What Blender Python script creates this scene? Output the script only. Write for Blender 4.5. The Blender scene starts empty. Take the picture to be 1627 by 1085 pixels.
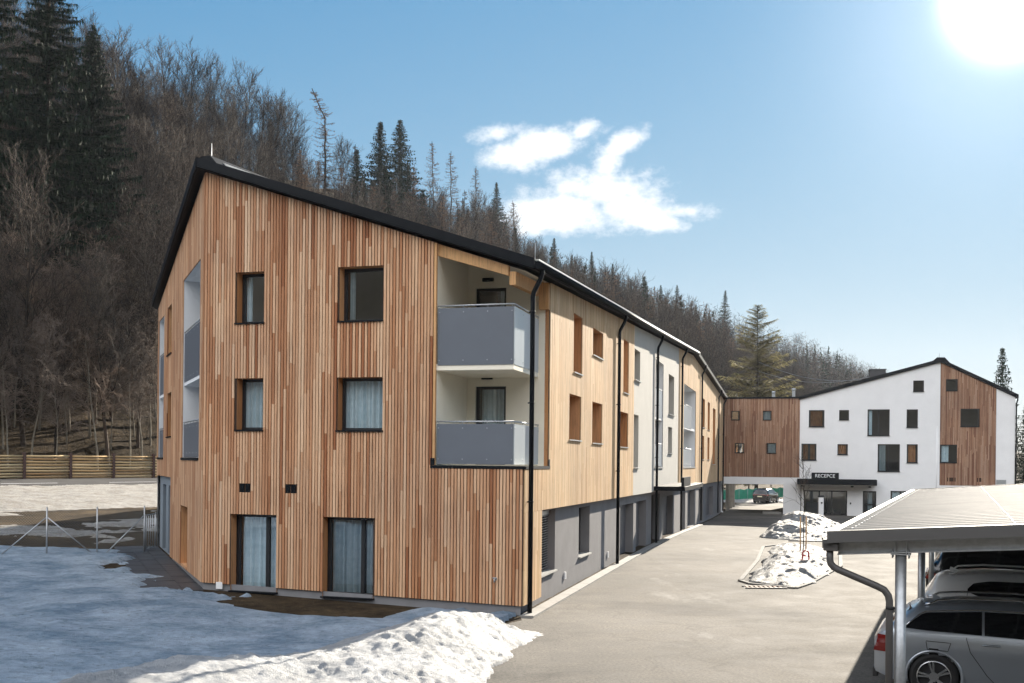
SUN_STR = 5.0; SKY_STR = .102; SKY_DUST = .0; SKY_SAT = 1.68; SKY_KNEE = 3.0; EXPO = 1.66; HAZE = 0.00006
CLOUD_COL = (3.5, 3.6, 3.7); FILL_CLOUD_COL = (9.2, 9.2, 9.3); GLOW = (60.0, 1.3, .10)
import bpy, bmesh, math, random
import numpy as np
from mathutils import Vector, Matrix
random.seed(11); rng = np.random.default_rng(11)
R_ = math.radians
scn = bpy.context.scene
COL = scn.collection

# ------------------------------------------------------------------ camera
FPX = 1616.0; PW, PH = 1627.0, 1085.0; ROLL = R_(0.6); CAMH = 3.74; SHY = 189.0
cam_d = bpy.data.cameras.new('camera'); cam = bpy.data.objects.new('camera', cam_d); COL.objects.link(cam)
cam_d.sensor_fit = 'HORIZONTAL'; cam_d.sensor_width = 36.0; cam_d.lens = 36.0 * FPX / PW
cam_d.shift_y = SHY / PW; cam_d.clip_start = 0.1; cam_d.clip_end = 5000
cam.matrix_world = Matrix.Translation((0, 0, CAMH)) @ Matrix.Rotation(R_(90), 4, 'X') @ Matrix.Rotation(-ROLL * -1, 4, 'Z')
scn.camera = cam
cr, sr = math.cos(ROLL), math.sin(ROLL)
CR = np.array([cr, 0, sr]); CU = np.array([-sr, 0, cr]); CF = np.array([0, 1.0, 0])
def proj(P):
    d = np.asarray(P, float) - np.array([0, 0, CAMH])
    return PW/2 + FPX*(d@CR)/(d@CF), PH/2 + SHY - FPX*(d@CU)/(d@CF)
def ray(x, y):
    return CR*(x-PW/2)/FPX - CU*(y-PH/2-SHY)/FPX + CF
def at(x, y, Y):                                    # where the sight line through a photo pixel is Y metres out
    d = ray(x, y); t = Y/d[1]; return np.array([0, 0, CAMH]) + d*t

SUN_AZ, SUN_EL = R_(26.0), R_(22.8)

# ------------------------------------------------------------------ object helpers
def setp(o, label=None, cat=None, group=None, kind=None):
    if label: o['label'] = label
    if cat: o['category'] = cat
    if group: o['group'] = group
    if kind: o['kind'] = kind
    return o
def empty(name, loc, label, cat, group=None, rz=0.0):
    o = bpy.data.objects.new(name, None); COL.objects.link(o); o.empty_display_size = 0.3
    o.location = loc; o.rotation_euler = (0, 0, rz)
    return setp(o, label, cat, group)
def copy_tree(o, parent=None):
    c = o.copy(); COL.objects.link(c)
    if parent is not None: c.parent = parent
    for ch in list(o.children): copy_tree(ch, c)
    return c

def root_loc(p):
    if p is None: return None
    while p.parent is not None: p = p.parent
    return tuple(p.location)
class MB:
    """collects faces of one mesh"""
    def __init__(s): s.v = []; s.f = []; s.m = []; s.tone = []; s.smooth = []
    def face(s, pts, mi=0, tone=0.5, smooth=False):
        b = len(s.v); s.v.extend([tuple(map(float, p)) for p in pts]); s.f.append(tuple(range(b, b+len(pts))))
        s.m.append(mi); s.tone.append(tone); s.smooth.append(smooth)
    def hexa(s, p, mi=0, tone=0.5):                 # 8 points: bottom ring 0-3, top ring 4-7
        b = len(s.v); s.v.extend([tuple(map(float, q)) for q in p])
        for q in ((0,3,2,1),(4,5,6,7),(0,1,5,4),(1,2,6,5),(2,3,7,6),(3,0,4,7)):
            s.f.append(tuple(b+i for i in q)); s.m.append(mi); s.tone.append(tone); s.smooth.append(False)
    def box(s, lo, hi, mi=0, tone=0.5):
        x0,y0,z0 = lo; x1,y1,z1 = hi
        s.hexa([(x0,y0,z0),(x1,y0,z0),(x1,y1,z0),(x0,y1,z0),(x0,y0,z1),(x1,y0,z1),(x1,y1,z1),(x0,y1,z1)], mi, tone)
    def tube(s, pts, rad, n=10, mi=0, cap=True, tone=0.5):
        pts = [np.asarray(p, float) for p in pts]
        rads = rad if hasattr(rad, '__len__') else [rad]*len(pts)
        b = len(s.v); prev = None
        for i, p in enumerate(pts):
            if i == 0: d = pts[1]-pts[0]
            elif i == len(pts)-1: d = pts[-1]-pts[-2]
            else:
                d = (pts[i+1]-p)/max(1e-9, np.linalg.norm(pts[i+1]-p)) + (p-pts[i-1])/max(1e-9, np.linalg.norm(p-pts[i-1]))
            d = d/max(1e-9, np.linalg.norm(d))
            if prev is None:
                a = np.array([0,0,1.0]) if abs(d[2]) < .9 else np.array([1.0,0,0])
                u = np.cross(d, a); u /= np.linalg.norm(u)
            else:
                u = prev - d*(prev@d); u /= max(1e-9, np.linalg.norm(u))
            prev = u; w = np.cross(d, u)
            for k in range(n):
                a = 2*math.pi*k/n; q = p + rads[i]*(math.cos(a)*u + math.sin(a)*w); s.v.append(tuple(q))
        for i in range(len(pts)-1):
            for k in range(n):
                k2 = (k+1) % n
                s.f.append((b+i*n+k, b+i*n+k2, b+(i+1)*n+k2, b+(i+1)*n+k)); s.m.append(mi); s.tone.append(tone); s.smooth.append(n > 4)
        if cap:
            s.f.append(tuple(b+k for k in range(n))[::-1]); s.m.append(mi); s.tone.append(tone); s.smooth.append(False)
            e = b+(len(pts)-1)*n
            s.f.append(tuple(e+k for k in range(n))); s.m.append(mi); s.tone.append(tone); s.smooth.append(False)
    def build(s, name, mats, parent=None, bevel=0.0, tone=False):
        off = root_loc(parent); v = [(a-off[0], b-off[1], c-off[2]) for a, b, c in s.v] if off else s.v
        me = bpy.data.meshes.new(name); me.from_pydata(v, [], s.f)
        if not isinstance(mats, (list, tuple)): mats = [mats]
        for m in mats: me.materials.append(m)
        me.polygons.foreach_set('material_index', s.m); me.polygons.foreach_set('use_smooth', s.smooth)
        if tone:
            a = me.attributes.new('tone', 'FLOAT', 'FACE'); a.data.foreach_set('value', np.array(s.tone, np.float32))
        bm = bmesh.new(); bm.from_mesh(me); bmesh.ops.recalc_face_normals(bm, faces=bm.faces); bm.to_mesh(me); bm.free()
        me.update()
        o = bpy.data.objects.new(name, me); COL.objects.link(o)
        if parent is not None: o.parent = parent
        if bevel:
            md = o.modifiers.new('bevel', 'BEVEL'); md.width = bevel; md.segments = 2; md.limit_method = 'ANGLE'; md.angle_limit = R_(40)
        return o
def np_mesh(name, V, F, mats, parent=None, smooth=False, tone=None):
    """fast mesh from numpy arrays; F is (n,3) or (n,4)"""
    V = np.ascontiguousarray(V, np.float32); F = np.ascontiguousarray(F, np.int32); k = F.shape[1]
    me = bpy.data.meshes.new(name); me.vertices.add(len(V)); me.vertices.foreach_set('co', V.ravel())
    me.loops.add(F.size); me.loops.foreach_set('vertex_index', F.ravel())
    me.polygons.add(len(F)); me.polygons.foreach_set('loop_start', np.arange(0, F.size, k, dtype=np.int32))
    me.polygons.foreach_set('loop_total', np.full(len(F), k, np.int32))
    me.polygons.foreach_set('use_smooth', np.full(len(F), smooth, bool))
    if not isinstance(mats, (list, tuple)): mats = [mats]
    for m in mats: me.materials.append(m)
    if tone is not None:
        a = me.attributes.new('tone', 'FLOAT', 'FACE'); a.data.foreach_set('value', np.ascontiguousarray(tone, np.float32))
    me.update(calc_edges=True); me.validate()
    o = bpy.data.objects.new(name, me); COL.objects.link(o)
    if parent is not None: o.parent = parent
    return o

# ------------------------------------------------------------------ materials
def newmat(name):
    m = bpy.data.materials.new(name); m.use_nodes = True; nt = m.node_tree; nt.nodes.clear()
    out = nt.nodes.new('ShaderNodeOutputMaterial'); b = nt.nodes.new('ShaderNodeBsdfPrincipled')
    nt.links.new(b.outputs[0], out.inputs[0]); return m, nt, b
def N(nt, t, **kw):
    n = nt.nodes.new(t)
    for k, v in kw.items():
        if k in n.inputs.keys(): n.inputs[k].default_value = v
        else: setattr(n, k, v)
    return n
def coords(nt, scale=(1,1,1), kind='Object'):
    tc = N(nt, 'ShaderNodeTexCoord'); mp = N(nt, 'ShaderNodeMapping'); mp.inputs['Scale'].default_value = scale
    nt.links.new(tc.outputs[kind], mp.inputs[0]); return mp.outputs[0]
def noise(nt, vec, scale, detail=4, rough=.6):
    n = N(nt, 'ShaderNodeTexNoise'); n.inputs['Scale'].default_value = scale; n.inputs['Detail'].default_value = detail
    n.inputs['Roughness'].default_value = rough; nt.links.new(vec, n.inputs['Vector']); return n.outputs[0]
def ramp(nt, fac, stops, interp='LINEAR'):
    r = N(nt, 'ShaderNodeValToRGB'); cr_ = r.color_ramp; cr_.interpolation = interp
    while len(cr_.elements) < len(stops): cr_.elements.new(0.5)
    for e, (p, c) in zip(cr_.elements, stops):
        e.position = p; e.color = (*c, 1) if len(c) == 3 else c
    nt.links.new(fac, r.inputs[0]); return r.outputs[0]
def mixc(nt, fac, a, b, mode='MIX'):
    m = N(nt, 'ShaderNodeMix', data_type='RGBA', blend_type=mode)
    for sock, v in ((m.inputs[0], fac), (m.inputs[6], a), (m.inputs[7], b)):
        if isinstance(v, (int, float)): sock.default_value = v
        elif isinstance(v, tuple): sock.default_value = (*v, 1) if len(v) == 3 else v
        else: nt.links.new(v, sock)
    return m.outputs[2]
def bump(nt, b, h, strength, dist=.02):
    n = N(nt, 'ShaderNodeBump'); n.inputs['Strength'].default_value = strength; n.inputs['Distance'].default_value = dist
    nt.links.new(h, n.inputs['Height']); nt.links.new(n.outputs[0], b.inputs['Normal'])
def simple(name, col, rough=.6, metal=0.0, var=.12, vscale=3.0, bmp=0.0, bscale=60, spec=.5, coat=0):
    m, nt, b = newmat(name); b.inputs['Roughness'].default_value = rough; b.inputs['Metallic'].default_value = metal
    b.inputs['Specular IOR Level'].default_value = spec
    if coat: b.inputs['Coat Weight'].default_value = coat; b.inputs['Coat Roughness'].default_value = .04
    v = coords(nt); n = noise(nt, v, vscale, 5)
    lo = tuple(c*(1-var) for c in col); hi = tuple(min(1, c*(1+var)) for c in col)
    nt.links.new(ramp(nt, n, [(.25, lo), (.75, hi)]), b.inputs['Base Color'])
    if bmp: bump(nt, b, noise(nt, v, bscale, 3), bmp)
    return m

M = {}
def wood_mat(name, stops, rough=.72, grain=.25):
    m, nt, b = newmat(name); b.inputs['Roughness'].default_value = rough; b.inputs['Specular IOR Level'].default_value = .25
    at_ = N(nt, 'ShaderNodeAttribute', attribute_name='tone')
    c = ramp(nt, at_.outputs['Fac'], stops)
    v = coords(nt, (30, 30, 1.3)); g = noise(nt, v, 1.0, 6, .7)
    g2 = ramp(nt, g, [(.3, (1-grain*1.6,)*3), (.5, (1,1,1)), (.75, (1+grain*.6,)*3)])
    c = mixc(nt, 1.0, c, g2, 'MULTIPLY')
    vk = coords(nt, (9, 9, 3.2)); k = N(nt, 'ShaderNodeTexVoronoi'); k.inputs['Scale'].default_value = 1.0
    nt.links.new(vk, k.inputs['Vector'])
    kn = ramp(nt, k.outputs['Distance'], [(.03, (.45,.4,.36)), (.10, (1,1,1))])
    c = mixc(nt, .8, c, kn, 'MULTIPLY')
    vw = coords(nt, (.35, .35, .35)); w = noise(nt, vw, 1.0, 3)
    c = mixc(nt, 1.0, c, ramp(nt, w, [(.3, (.86,.86,.88)), (.7, (1.08,1.06,1.02))]), 'MULTIPLY')
    nt.links.new(c, b.inputs['Base Color']); bump(nt, b, g, .25, .004); return m
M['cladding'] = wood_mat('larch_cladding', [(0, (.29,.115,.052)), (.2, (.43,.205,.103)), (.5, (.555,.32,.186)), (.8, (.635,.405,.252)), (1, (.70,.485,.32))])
M['cladding_old'] = wood_mat('weathered_larch_cladding', [(0, (.21,.10,.065)), (.4, (.34,.19,.12)), (.7, (.40,.245,.165)), (1, (.47,.31,.22))])
M['jamb'] = wood_mat('larch_reveal', [(0, (.46,.21,.085)), (.5, (.55,.27,.12)), (1, (.62,.33,.16))])
M['glulam'] = wood_mat('glulam_beam', [(0, (.55,.29,.12)), (.5, (.62,.36,.17)), (1, (.68,.42,.21))])
M['white'] = simple('white_render', (.76,.765,.77), .85, var=.04, vscale=1.2, bmp=.3, bscale=90, spec=.2)
M['cream'] = simple('cream_render', (.88,.82,.69), .85, var=.04, vscale=1.5, bmp=.3, bscale=90, spec=.2)
M['grey'] = simple('grey_render', (.19,.185,.19), .85, var=.10, vscale=1.6, bmp=.35, bscale=70, spec=.2)
M['kerbstone'] = simple('kerb_stone', (.13,.125,.115), .9, var=.3, vscale=4, bmp=.4, bscale=40)
M['plinth'] = simple('plinth_render', (.20,.20,.21), .85, var=.15, vscale=2, bmp=.3)
M['black'] = simple('black_metal', (.004,.0055,.008), .55, var=.2, spec=.15)
M['darkgrey'] = simple('dark_grey_metal', (.055,.055,.06), .45, var=.15)
M['frame'] = simple('window_frame_dark', (.016,.017,.02), .38, var=.1)
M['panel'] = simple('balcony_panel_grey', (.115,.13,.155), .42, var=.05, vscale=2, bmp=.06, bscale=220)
M['panel_sunlit'] = simple('balcony_panel_sunlit', (.40,.44,.47), .3, var=.04)  # grey panel paled in colour for the sides the sun reaches
M['steel'] = simple('galvanised_steel', (.42,.44,.46), .42, .75, var=.18, vscale=14)
M['sill'] = simple('aluminium_sill', (.55,.55,.53), .35, .6, var=.08)
M['doorgrey'] = simple('garage_door_grey', (.075,.075,.085), .5, var=.08)
M['room'] = simple('room_interior', (.10,.095,.09), .9, var=.2, vscale=.8)
M['room_light'] = simple('reception_interior', (.80,.76,.64), .85, var=.1, vscale=.6)  # walls lightened in colour in place of light from the far side
M['concrete'] = simple('concrete', (.21,.2,.185), .85, var=.14, vscale=3, bmp=.3, bscale=50)
M['paver'] = simple('wet_paving', (.05,.05,.052), .5, var=.35, vscale=2.2, bmp=.3, bscale=20)
M['blind'] = simple('blind_slat', (.55,.55,.54), .4, .5, var=.05)
M['warm'] = simple('warm_curtain', (.42,.19,.07), .9, var=.4, vscale=2)
M['whitepaint'] = simple('white_paint', (.78,.78,.78), .4, var=.04)
M['red'] = simple('red_plastic', (.35,.02,.03), .35, var=.1)
M['rubber'] = simple('rubber', (.012,.012,.013), .75, var=.2)
M['stake'] = simple('stake_wood', (.42,.26,.13), .8, var=.15, vscale=8)
M['roofing'] = simple('roof_sheet', (.03,.033,.04), .35, var=.2)
M['net'] = simple('green_net', (.02,.20,.13), .8, var=.25, vscale=2)
M['lichen'] = simple('bark_pale', (.19,.165,.125), .9, var=.35, vscale=3)

def glass_mat(name, tint=(.62,.68,.70), refl=1.0):
    m = bpy.data.materials.new(name); m.use_nodes = True; nt = m.node_tree; nt.nodes.clear()
    out = N(nt, 'ShaderNodeOutputMaterial'); tr = N(nt, 'ShaderNodeBsdfTransparent'); gl = N(nt, 'ShaderNodeBsdfGlossy')
    tr.inputs[0].default_value = (*tint, 1); gl.inputs['Roughness'].default_value = .015; gl.inputs[0].default_value = (.95,.97,1,1)
    fr = N(nt, 'ShaderNodeFresnel'); fr.inputs[0].default_value = 1.55
    mu = N(nt, 'ShaderNodeMath', operation='MULTIPLY_ADD'); mu.inputs[1].default_value = 1.5*refl; mu.inputs[2].default_value = .06*refl; mu.use_clamp = True
    mx = N(nt, 'ShaderNodeMixShader'); nt.links.new(fr.outputs[0], mu.inputs[0]); nt.links.new(mu.outputs[0], mx.inputs[0])
    nt.links.new(tr.outputs[0], mx.inputs[1]); nt.links.new(gl.outputs[0], mx.inputs[2]); nt.links.new(mx.outputs[0], out.inputs[0])
    return m
M['glass'] = glass_mat('window_glass', (.84,.88,.89))
M['glass_dark'] = simple('dark_car_glass', (.008,.009,.011), .06, var=.05, spec=.7)

def curtain_mat():
    m, nt, b = newmat('curtain_fabric'); b.inputs['Roughness'].default_value = .9; b.inputs['Specular IOR Level'].default_value = .1
    v = coords(nt); n = noise(nt, v, 6, 3)
    nt.links.new(ramp(nt, n, [(.3, (.55,.68,.74)), (.7, (.72,.82,.87))]), b.inputs['Base Color']); return m
M['curtain'] = curtain_mat()

def asphalt_mat():
    m, nt, b = newmat('asphalt'); b.inputs['Specular IOR Level'].default_value = .15
    v = coords(nt)
    big = noise(nt, v, .12, 5, .65); mid = noise(nt, v, .9, 6, .7); fine = noise(nt, v, 17, 6, .85)
    c = ramp(nt, big, [(.38, (.078,.073,.065)), (.5, (.105,.097,.086)), (.64, (.132,.122,.108))])
    c = mixc(nt, .8, c, ramp(nt, mid, [(.4, (.78,.78,.79)), (.6, (1.15,1.14,1.12))]), 'MULTIPLY')
    c = mixc(nt, .9, c, ramp(nt, fine, [(.40, (.55,.55,.56)), (.5, (1,1,1)), (.60, (1.5,1.46,1.38))]), 'MULTIPLY')
    vs = coords(nt, (.30, .11, 1)); st = noise(nt, vs, 1.0, 6, .75)            # dried salt tide marks
    sm = ramp(nt, st, [(.57, (0,0,0)), (.68, (.75,.75,.75))])
    c = mixc(nt, sm, c, (.19,.18,.165))
    vm = coords(nt, (.5,.5,1)); mo = N(nt, 'ShaderNodeTexVoronoi', feature='DISTANCE_TO_EDGE'); mo.inputs['Scale'].default_value = .35
    nz = N(nt, 'ShaderNodeTexNoise'); nz.inputs['Scale'].default_value = 1.5; nt.links.new(vm, nz.inputs['Vector'])
    ad = N(nt, 'ShaderNodeVectorMath', operation='ADD'); nt.links.new(vm, ad.inputs[0]); nt.links.new(nz.outputs[1], ad.inputs[1]); nt.links.new(ad.outputs[0], mo.inputs['Vector'])
    ck = ramp(nt, mo.outputs['Distance'], [(.0, (.55,.55,.55)), (.012, (1,1,1))])
    c = mixc(nt, .5, c, ck, 'MULTIPLY')
    wet = noise(nt, coords(nt, (.16,.22,1)), 1.0, 6, .62)                       # damp melt stains
    c = mixc(nt, 1.0, c, ramp(nt, wet, [(.53, (1,1,1)), (.60, (.74,.74,.75)), (.66, (.62,.62,.64))]), 'MULTIPLY')
    nt.links.new(c, b.inputs['Base Color'])
    nt.links.new(ramp(nt, mid, [(.3, (.82,)*3), (.7, (.97,)*3)]), b.inputs['Roughness'])
    bump(nt, b, fine, .5, .012); return m
M['asphalt'] = asphalt_mat()

def snow_mat(name, lo, hi, dirt, dlevel=.66):
    m, nt, b = newmat(name); b.inputs['Roughness'].default_value = .65; b.inputs['Specular IOR Level'].default_value = .3
    v = coords(nt); n = noise(nt, v, .8, 7, .7); f = noise(nt, v, 9, 6, .75); g = noise(nt, v, 45, 3, .7)
    c = ramp(nt, n, [(.38, lo), (.6, hi)])
    dm = ramp(nt, f, [(dlevel, (0,0,0)), (dlevel+.14, (.55,.55,.55))])
    c = mixc(nt, dm, c, dirt)
    vx = coords(nt, (1.0, 2.6, 1.0)); fx = noise(nt, vx, 2.3, 7, .78)
    c = mixc(nt, 1.0, c, ramp(nt, fx, [(.36, (.72,.75,.79)), (.5, (1,1,1)), (.62, (1.16,1.15,1.13))]), 'MULTIPLY')
    b.inputs['Subsurface Weight'].default_value = .0
    nt.links.new(c, b.inputs['Base Color'])
    ad = N(nt, 'ShaderNodeMath', operation='ADD'); nt.links.new(f, ad.inputs[0]); nt.links.new(g, ad.inputs[1])
    bump(nt, b, ad.outputs[0], 1.0, .11); return m
M['snow'] = snow_mat('old_shade_blue_snow', (.24,.34,.45), (.52,.62,.72), (.08,.10,.11), .535)  # old snow with the blue of shade mixed into its colour
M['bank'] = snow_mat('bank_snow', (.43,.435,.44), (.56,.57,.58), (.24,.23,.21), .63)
M['pile'] = snow_mat('gritty_snow', (.26,.255,.245), (.40,.40,.40), (.09,.075,.058), .48)

def ground_mat():
    m, nt, b = newmat('winter_ground'); b.inputs['Roughness'].default_value = .95; b.inputs['Specular IOR Level'].default_value = .1
    v = coords(nt); n = noise(nt, v, .35, 6, .7); f = noise(nt, v, 3.5, 6, .75)
    c = ramp(nt, n, [(.3, (.026,.019,.012)), (.55, (.062,.045,.027)), (.75, (.125,.09,.052))])
    c = mixc(nt, 1, c, ramp(nt, f, [(.3, (.35,.33,.3)), (.55, (1,1,1)), (.75, (1.9,1.75,1.5))]), 'MULTIPLY')
    nt.links.new(c, b.inputs['Base Color']); bump(nt, b, f, .9, .15); return m
M['ground'] = ground_mat()
def tone_mat(name, stops, rough=.85, spec=.2, trans=0.0):
    m, nt, b = newmat(name); b.inputs['Roughness'].default_value = rough; b.inputs['Specular IOR Level'].default_value = spec
    a = N(nt, 'ShaderNodeAttribute', attribute_name='tone'); oi = N(nt, 'ShaderNodeObjectInfo')
    c = ramp(nt, a.outputs['Fac'], stops)
    c = mixc(nt, 1.0, c, ramp(nt, oi.outputs['Random'], [(0, (.75,.78,.8)), (.5, (1,1,1)), (1, (1.25,1.15,1.05))]), 'MULTIPLY')
    nt.links.new(c, b.inputs['Base Color'])
    return m
M['needles'] = tone_mat('spruce_needles', [(0, (.005,.011,.007)), (.5, (.016,.032,.016)), (1, (.03,.05,.021))])
M['needles_pale_'] = tone_mat('pale_conifer_needles', [(0, (.05,.06,.026)), (.5, (.15,.155,.065)), (1, (.32,.30,.14))])
def leaf_mat(name, stops, tr):
    m = tone_mat(name, stops); nt = m.node_tree; b = [n for n in nt.nodes if n.type == 'BSDF_PRINCIPLED'][0]; o = [n for n in nt.nodes if n.type == 'OUTPUT_MATERIAL'][0]
    t = N(nt, 'ShaderNodeBsdfTranslucent'); mx = N(nt, 'ShaderNodeMixShader'); mx.inputs[0].default_value = tr
    nt.links.new(b.inputs['Base Color'].links[0].from_socket, t.inputs[0]); nt.links.new(b.outputs[0], mx.inputs[1]); nt.links.new(t.outputs[0], mx.inputs[2]); nt.links.new(mx.outputs[0], o.inputs[0]); return m
M['needles_pale'] = leaf_mat('pale_pine_needles', [(0, (.04,.045,.02)), (.5, (.16,.15,.075)), (1, (.38,.34,.19))], .4)
M['bark'] = tone_mat('dark_bark', [(0, (.018,.014,.011)), (.5, (.034,.026,.02)), (1, (.065,.05,.04))])
M['twig'] = tone_mat('bare_twigs', [(0, (.008,.006,.005)), (.55, (.024,.0175,.014)), (1, (.12,.09,.07))])  # palest tone paints in the twigs that catch the light
M['twig_pale'] = tone_mat('birch_twigs', [(0, (.10,.075,.06)), (.5, (.17,.13,.105)), (1, (.24,.19,.15))])
M['larch'] = tone_mat('larch_twigs', [(0, (.022,.012,.008)), (.5, (.065,.036,.021)), (1, (.17,.10,.058))])
M['logs'] = tone_mat('weathered_log', [(0, (.34,.21,.10)), (.5, (.55,.39,.20)), (1, (.68,.52,.30))])

# ------------------------------------------------------------------ site frame
A0 = np.array([0.274, 24.437, 0.0]); AZ = R_(15.6)
E_ = np.array([math.sin(AZ), math.cos(AZ), 0]); Fl = np.array([-math.cos(AZ), math.sin(AZ), 0]); Z_ = np.array([0, 0, 1.0])
D0 = A0 + 69.2*E_
B0 = A0 + 8.72*Fl
AL = R_(-24.5); L_ = np.array([math.sin(AL), math.cos(AL), 0]); NL = np.array([-math.cos(AL), math.sin(AL), 0])
C0 = B0 + 12.3*L_; C2 = C0 + np.array([-.5, 42.0, 0])
class Fr:
    def __init__(s, o, t, n): s.o = np.array(o, float); s.t = t; s.n = n
    def p(s, t, d, z): return s.o + s.t*t + s.n*d + np.array([0, 0, z])
FF = Fr(A0, Fl, -E_)            # gable facade, t runs left
FE = Fr(A0, E_, -Fl)            # long yard facade, t runs away
FL = Fr(B0, L_, NL)             # left facade
FR = Fr(D0, -Fl, -E_)           # reception facade, t runs right

# ------------------------------------------------------------------ value noise
_P = np.random.default_rng(5).random((257, 257)).astype(np.float32)
def vnoise(x, y):
    x = np.asarray(x, float); y = np.asarray(y, float)
    xi = np.floor(x).astype(int); yi = np.floor(y).astype(int); fx = x-xi; fy = y-yi
    fx = fx*fx*(3-2*fx); fy = fy*fy*(3-2*fy); a = xi % 256; b = yi % 256
    return (_P[a,b]*(1-fx)+_P[a+1,b]*fx)*(1-fy) + (_P[a,b+1]*(1-fx)+_P[a+1,b+1]*fx)*fy
def fbm(x, y, o=4):
    s = 0; a = .5; t = 0
    for i in range(o):
        s = s + a*vnoise(x*2**i+17.3*i, y*2**i-9.1*i); t += a; a *= .5
    return s/t
def sstep(a, b, x): t = np.clip((np.asarray(x, float)-a)/(b-a), 0, 1); return t*t*(3-2*t)

# ------------------------------------------------------------------ terrain
H0 = np.array([-41.0, 81.0]); HA = R_(36.0)
HS = np.array([math.sin(HA), math.cos(HA)]); HP = np.array([-math.cos(HA), math.sin(HA)])
def to_sp(x, y):
    dx = np.asarray(x, float)-H0[0]; dy = np.asarray(y, float)-H0[1]
    return dx*HS[0]+dy*HS[1], dx*HP[0]+dy*HP[1]
def from_sp(s, p): return H0[0]+s*HS[0]+p*HP[0], H0[1]+s*HS[1]+p*HP[1]
RS = [-400, 0, 64, 108, 150, 190, 240, 288, 402, 564, 760, 1100]; RH = [54, 58, 60, 63, 61, 54, 48, 45, 45, 36, 20, 8]
def ground(x, y):
    x = np.asarray(x, float); y = np.asarray(y, float); s, p = to_sp(x, y)
    tt = (x-A0[0])*Fl[0]+(y-A0[1])*Fl[1]
    z = -.75*sstep(40, 88, y)*(1-sstep(-12, 12, tt-14))
    z = z + .26*np.clip(tt/8.7, 0, 1) + .14*np.clip((tt-8.7)/8, 0, 1)
    emb = np.interp(p, [-27, -18, -8.6, -8.2, -.8, -.3], [0, .32, .82, .86, 1.45, 1.48])
    z = z + emb
    ridge = np.interp(s, RS, RH)
    q = np.clip(p, 0, None)
    hill = np.where(q < 82, (ridge-2)*(0.16*q/82 + .84*(q/82)**1.12), (ridge-2) - .25*(q-82))
    hill = np.maximum(hill, 0)
    bumps = (fbm(x/9, y/9, 3)-.5)*3.2*np.clip(q/10, 0, 1) + (fbm(x/2.6, y/2.6, 2)-.5)*.9*np.clip(q/2, 0, 1)
    back = 108*sstep(-100, -330, y)*(1+.25*(fbm(x/90, y/90, 3)-.5))
    return z + hill + bumps + back
def gz(x, y): return float(ground(x, y))

def grid_mesh(name, us, vs, fn, mat, keep=None, smooth=True, zoff=0.0):
    Ug, Vg = np.meshgrid(us, vs, indexing='ij'); X, Y, Z = fn(Ug, Vg)
    n, m = Ug.shape; V = np.stack([X, Y, Z+zoff], -1).reshape(-1, 3)
    i = np.arange(n-1)[:, None]*m + np.arange(m-1)[None, :]
    Fq = np.stack([i, i+m, i+m+1, i+1], -1)
    if keep is not None:
        k = keep(X, Y, Z); kk = k[:-1,:-1]|k[1:,:-1]|k[:-1,1:]|k[1:,1:]; Fq = Fq[kk]
    Fq = Fq.reshape(-1, 4)
    nrm = np.cross(V[Fq[0,1]]-V[Fq[0,0]], V[Fq[0,3]]-V[Fq[0,0]])
    if nrm[2] < 0: Fq = Fq[:, ::-1]
    used = np.unique(Fq); remap = np.full(len(V), -1); remap[used] = np.arange(len(used))
    return np_mesh(name, V[used], remap[Fq], mat, smooth=smooth)

def terr(s, p):
    x, y = from_sp(s, p); z = ground(x, y)
    tt = (x-A0[0])*Fl[0]+(y-A0[1])*Fl[1]
    z = z - .14*(1-sstep(-.8, -.2, tt))*(1-sstep(-27.5, -26, p))       # bed under the asphalt
    z = z - .25*sstep(-10.2, -9.2, p)*(1-sstep(-.2, .6, p))            # bed under the road
    return x, y, z
ss = np.unique(np.concatenate([np.arange(-560, -160, 16), np.arange(-160, -70, 6), np.arange(-70, 120, 1.0), np.arange(120, 1000, 7)]))
ps = np.unique(np.concatenate([np.arange(-420, -110, 10), np.arange(-110, -14, 1.0), np.arange(-14, 14, .6), np.arange(14, 96, 3), np.arange(96, 200, 10)]))
g = grid_mesh('ground', ss, ps, terr, M['ground']); setp(g, kind='structure')

# asphalt yard, laid in the building's own axes
def yard(u, v):
    x = A0[0]+Fl[0]*u+E_[0]*v; y = A0[1]+Fl[1]*u+E_[1]*v
    return x, y, ground(x, y)
us = np.concatenate([np.arange(-62, -.05, 1.0), [0.0]])
a = grid_mesh('asphalt_yard', us, np.arange(-70, 101, 1.0), yard, M['asphalt'], keep=lambda X, Y, Z: to_sp(X, Y)[1] < -30)
setp(a, kind='structure')

def backhill(u, v):
    return u, v, ground(u, v)+2+5*fbm(u/7, v/7, 3)
M['hillwood'] = simple('far_hill_wood', (.022,.020,.013), .95, var=.5, vscale=.12)
setp(grid_mesh('hills', np.arange(-420, 420, 9), np.arange(-430, -84, 7), backhill, M['hillwood']), kind='structure')
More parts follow.
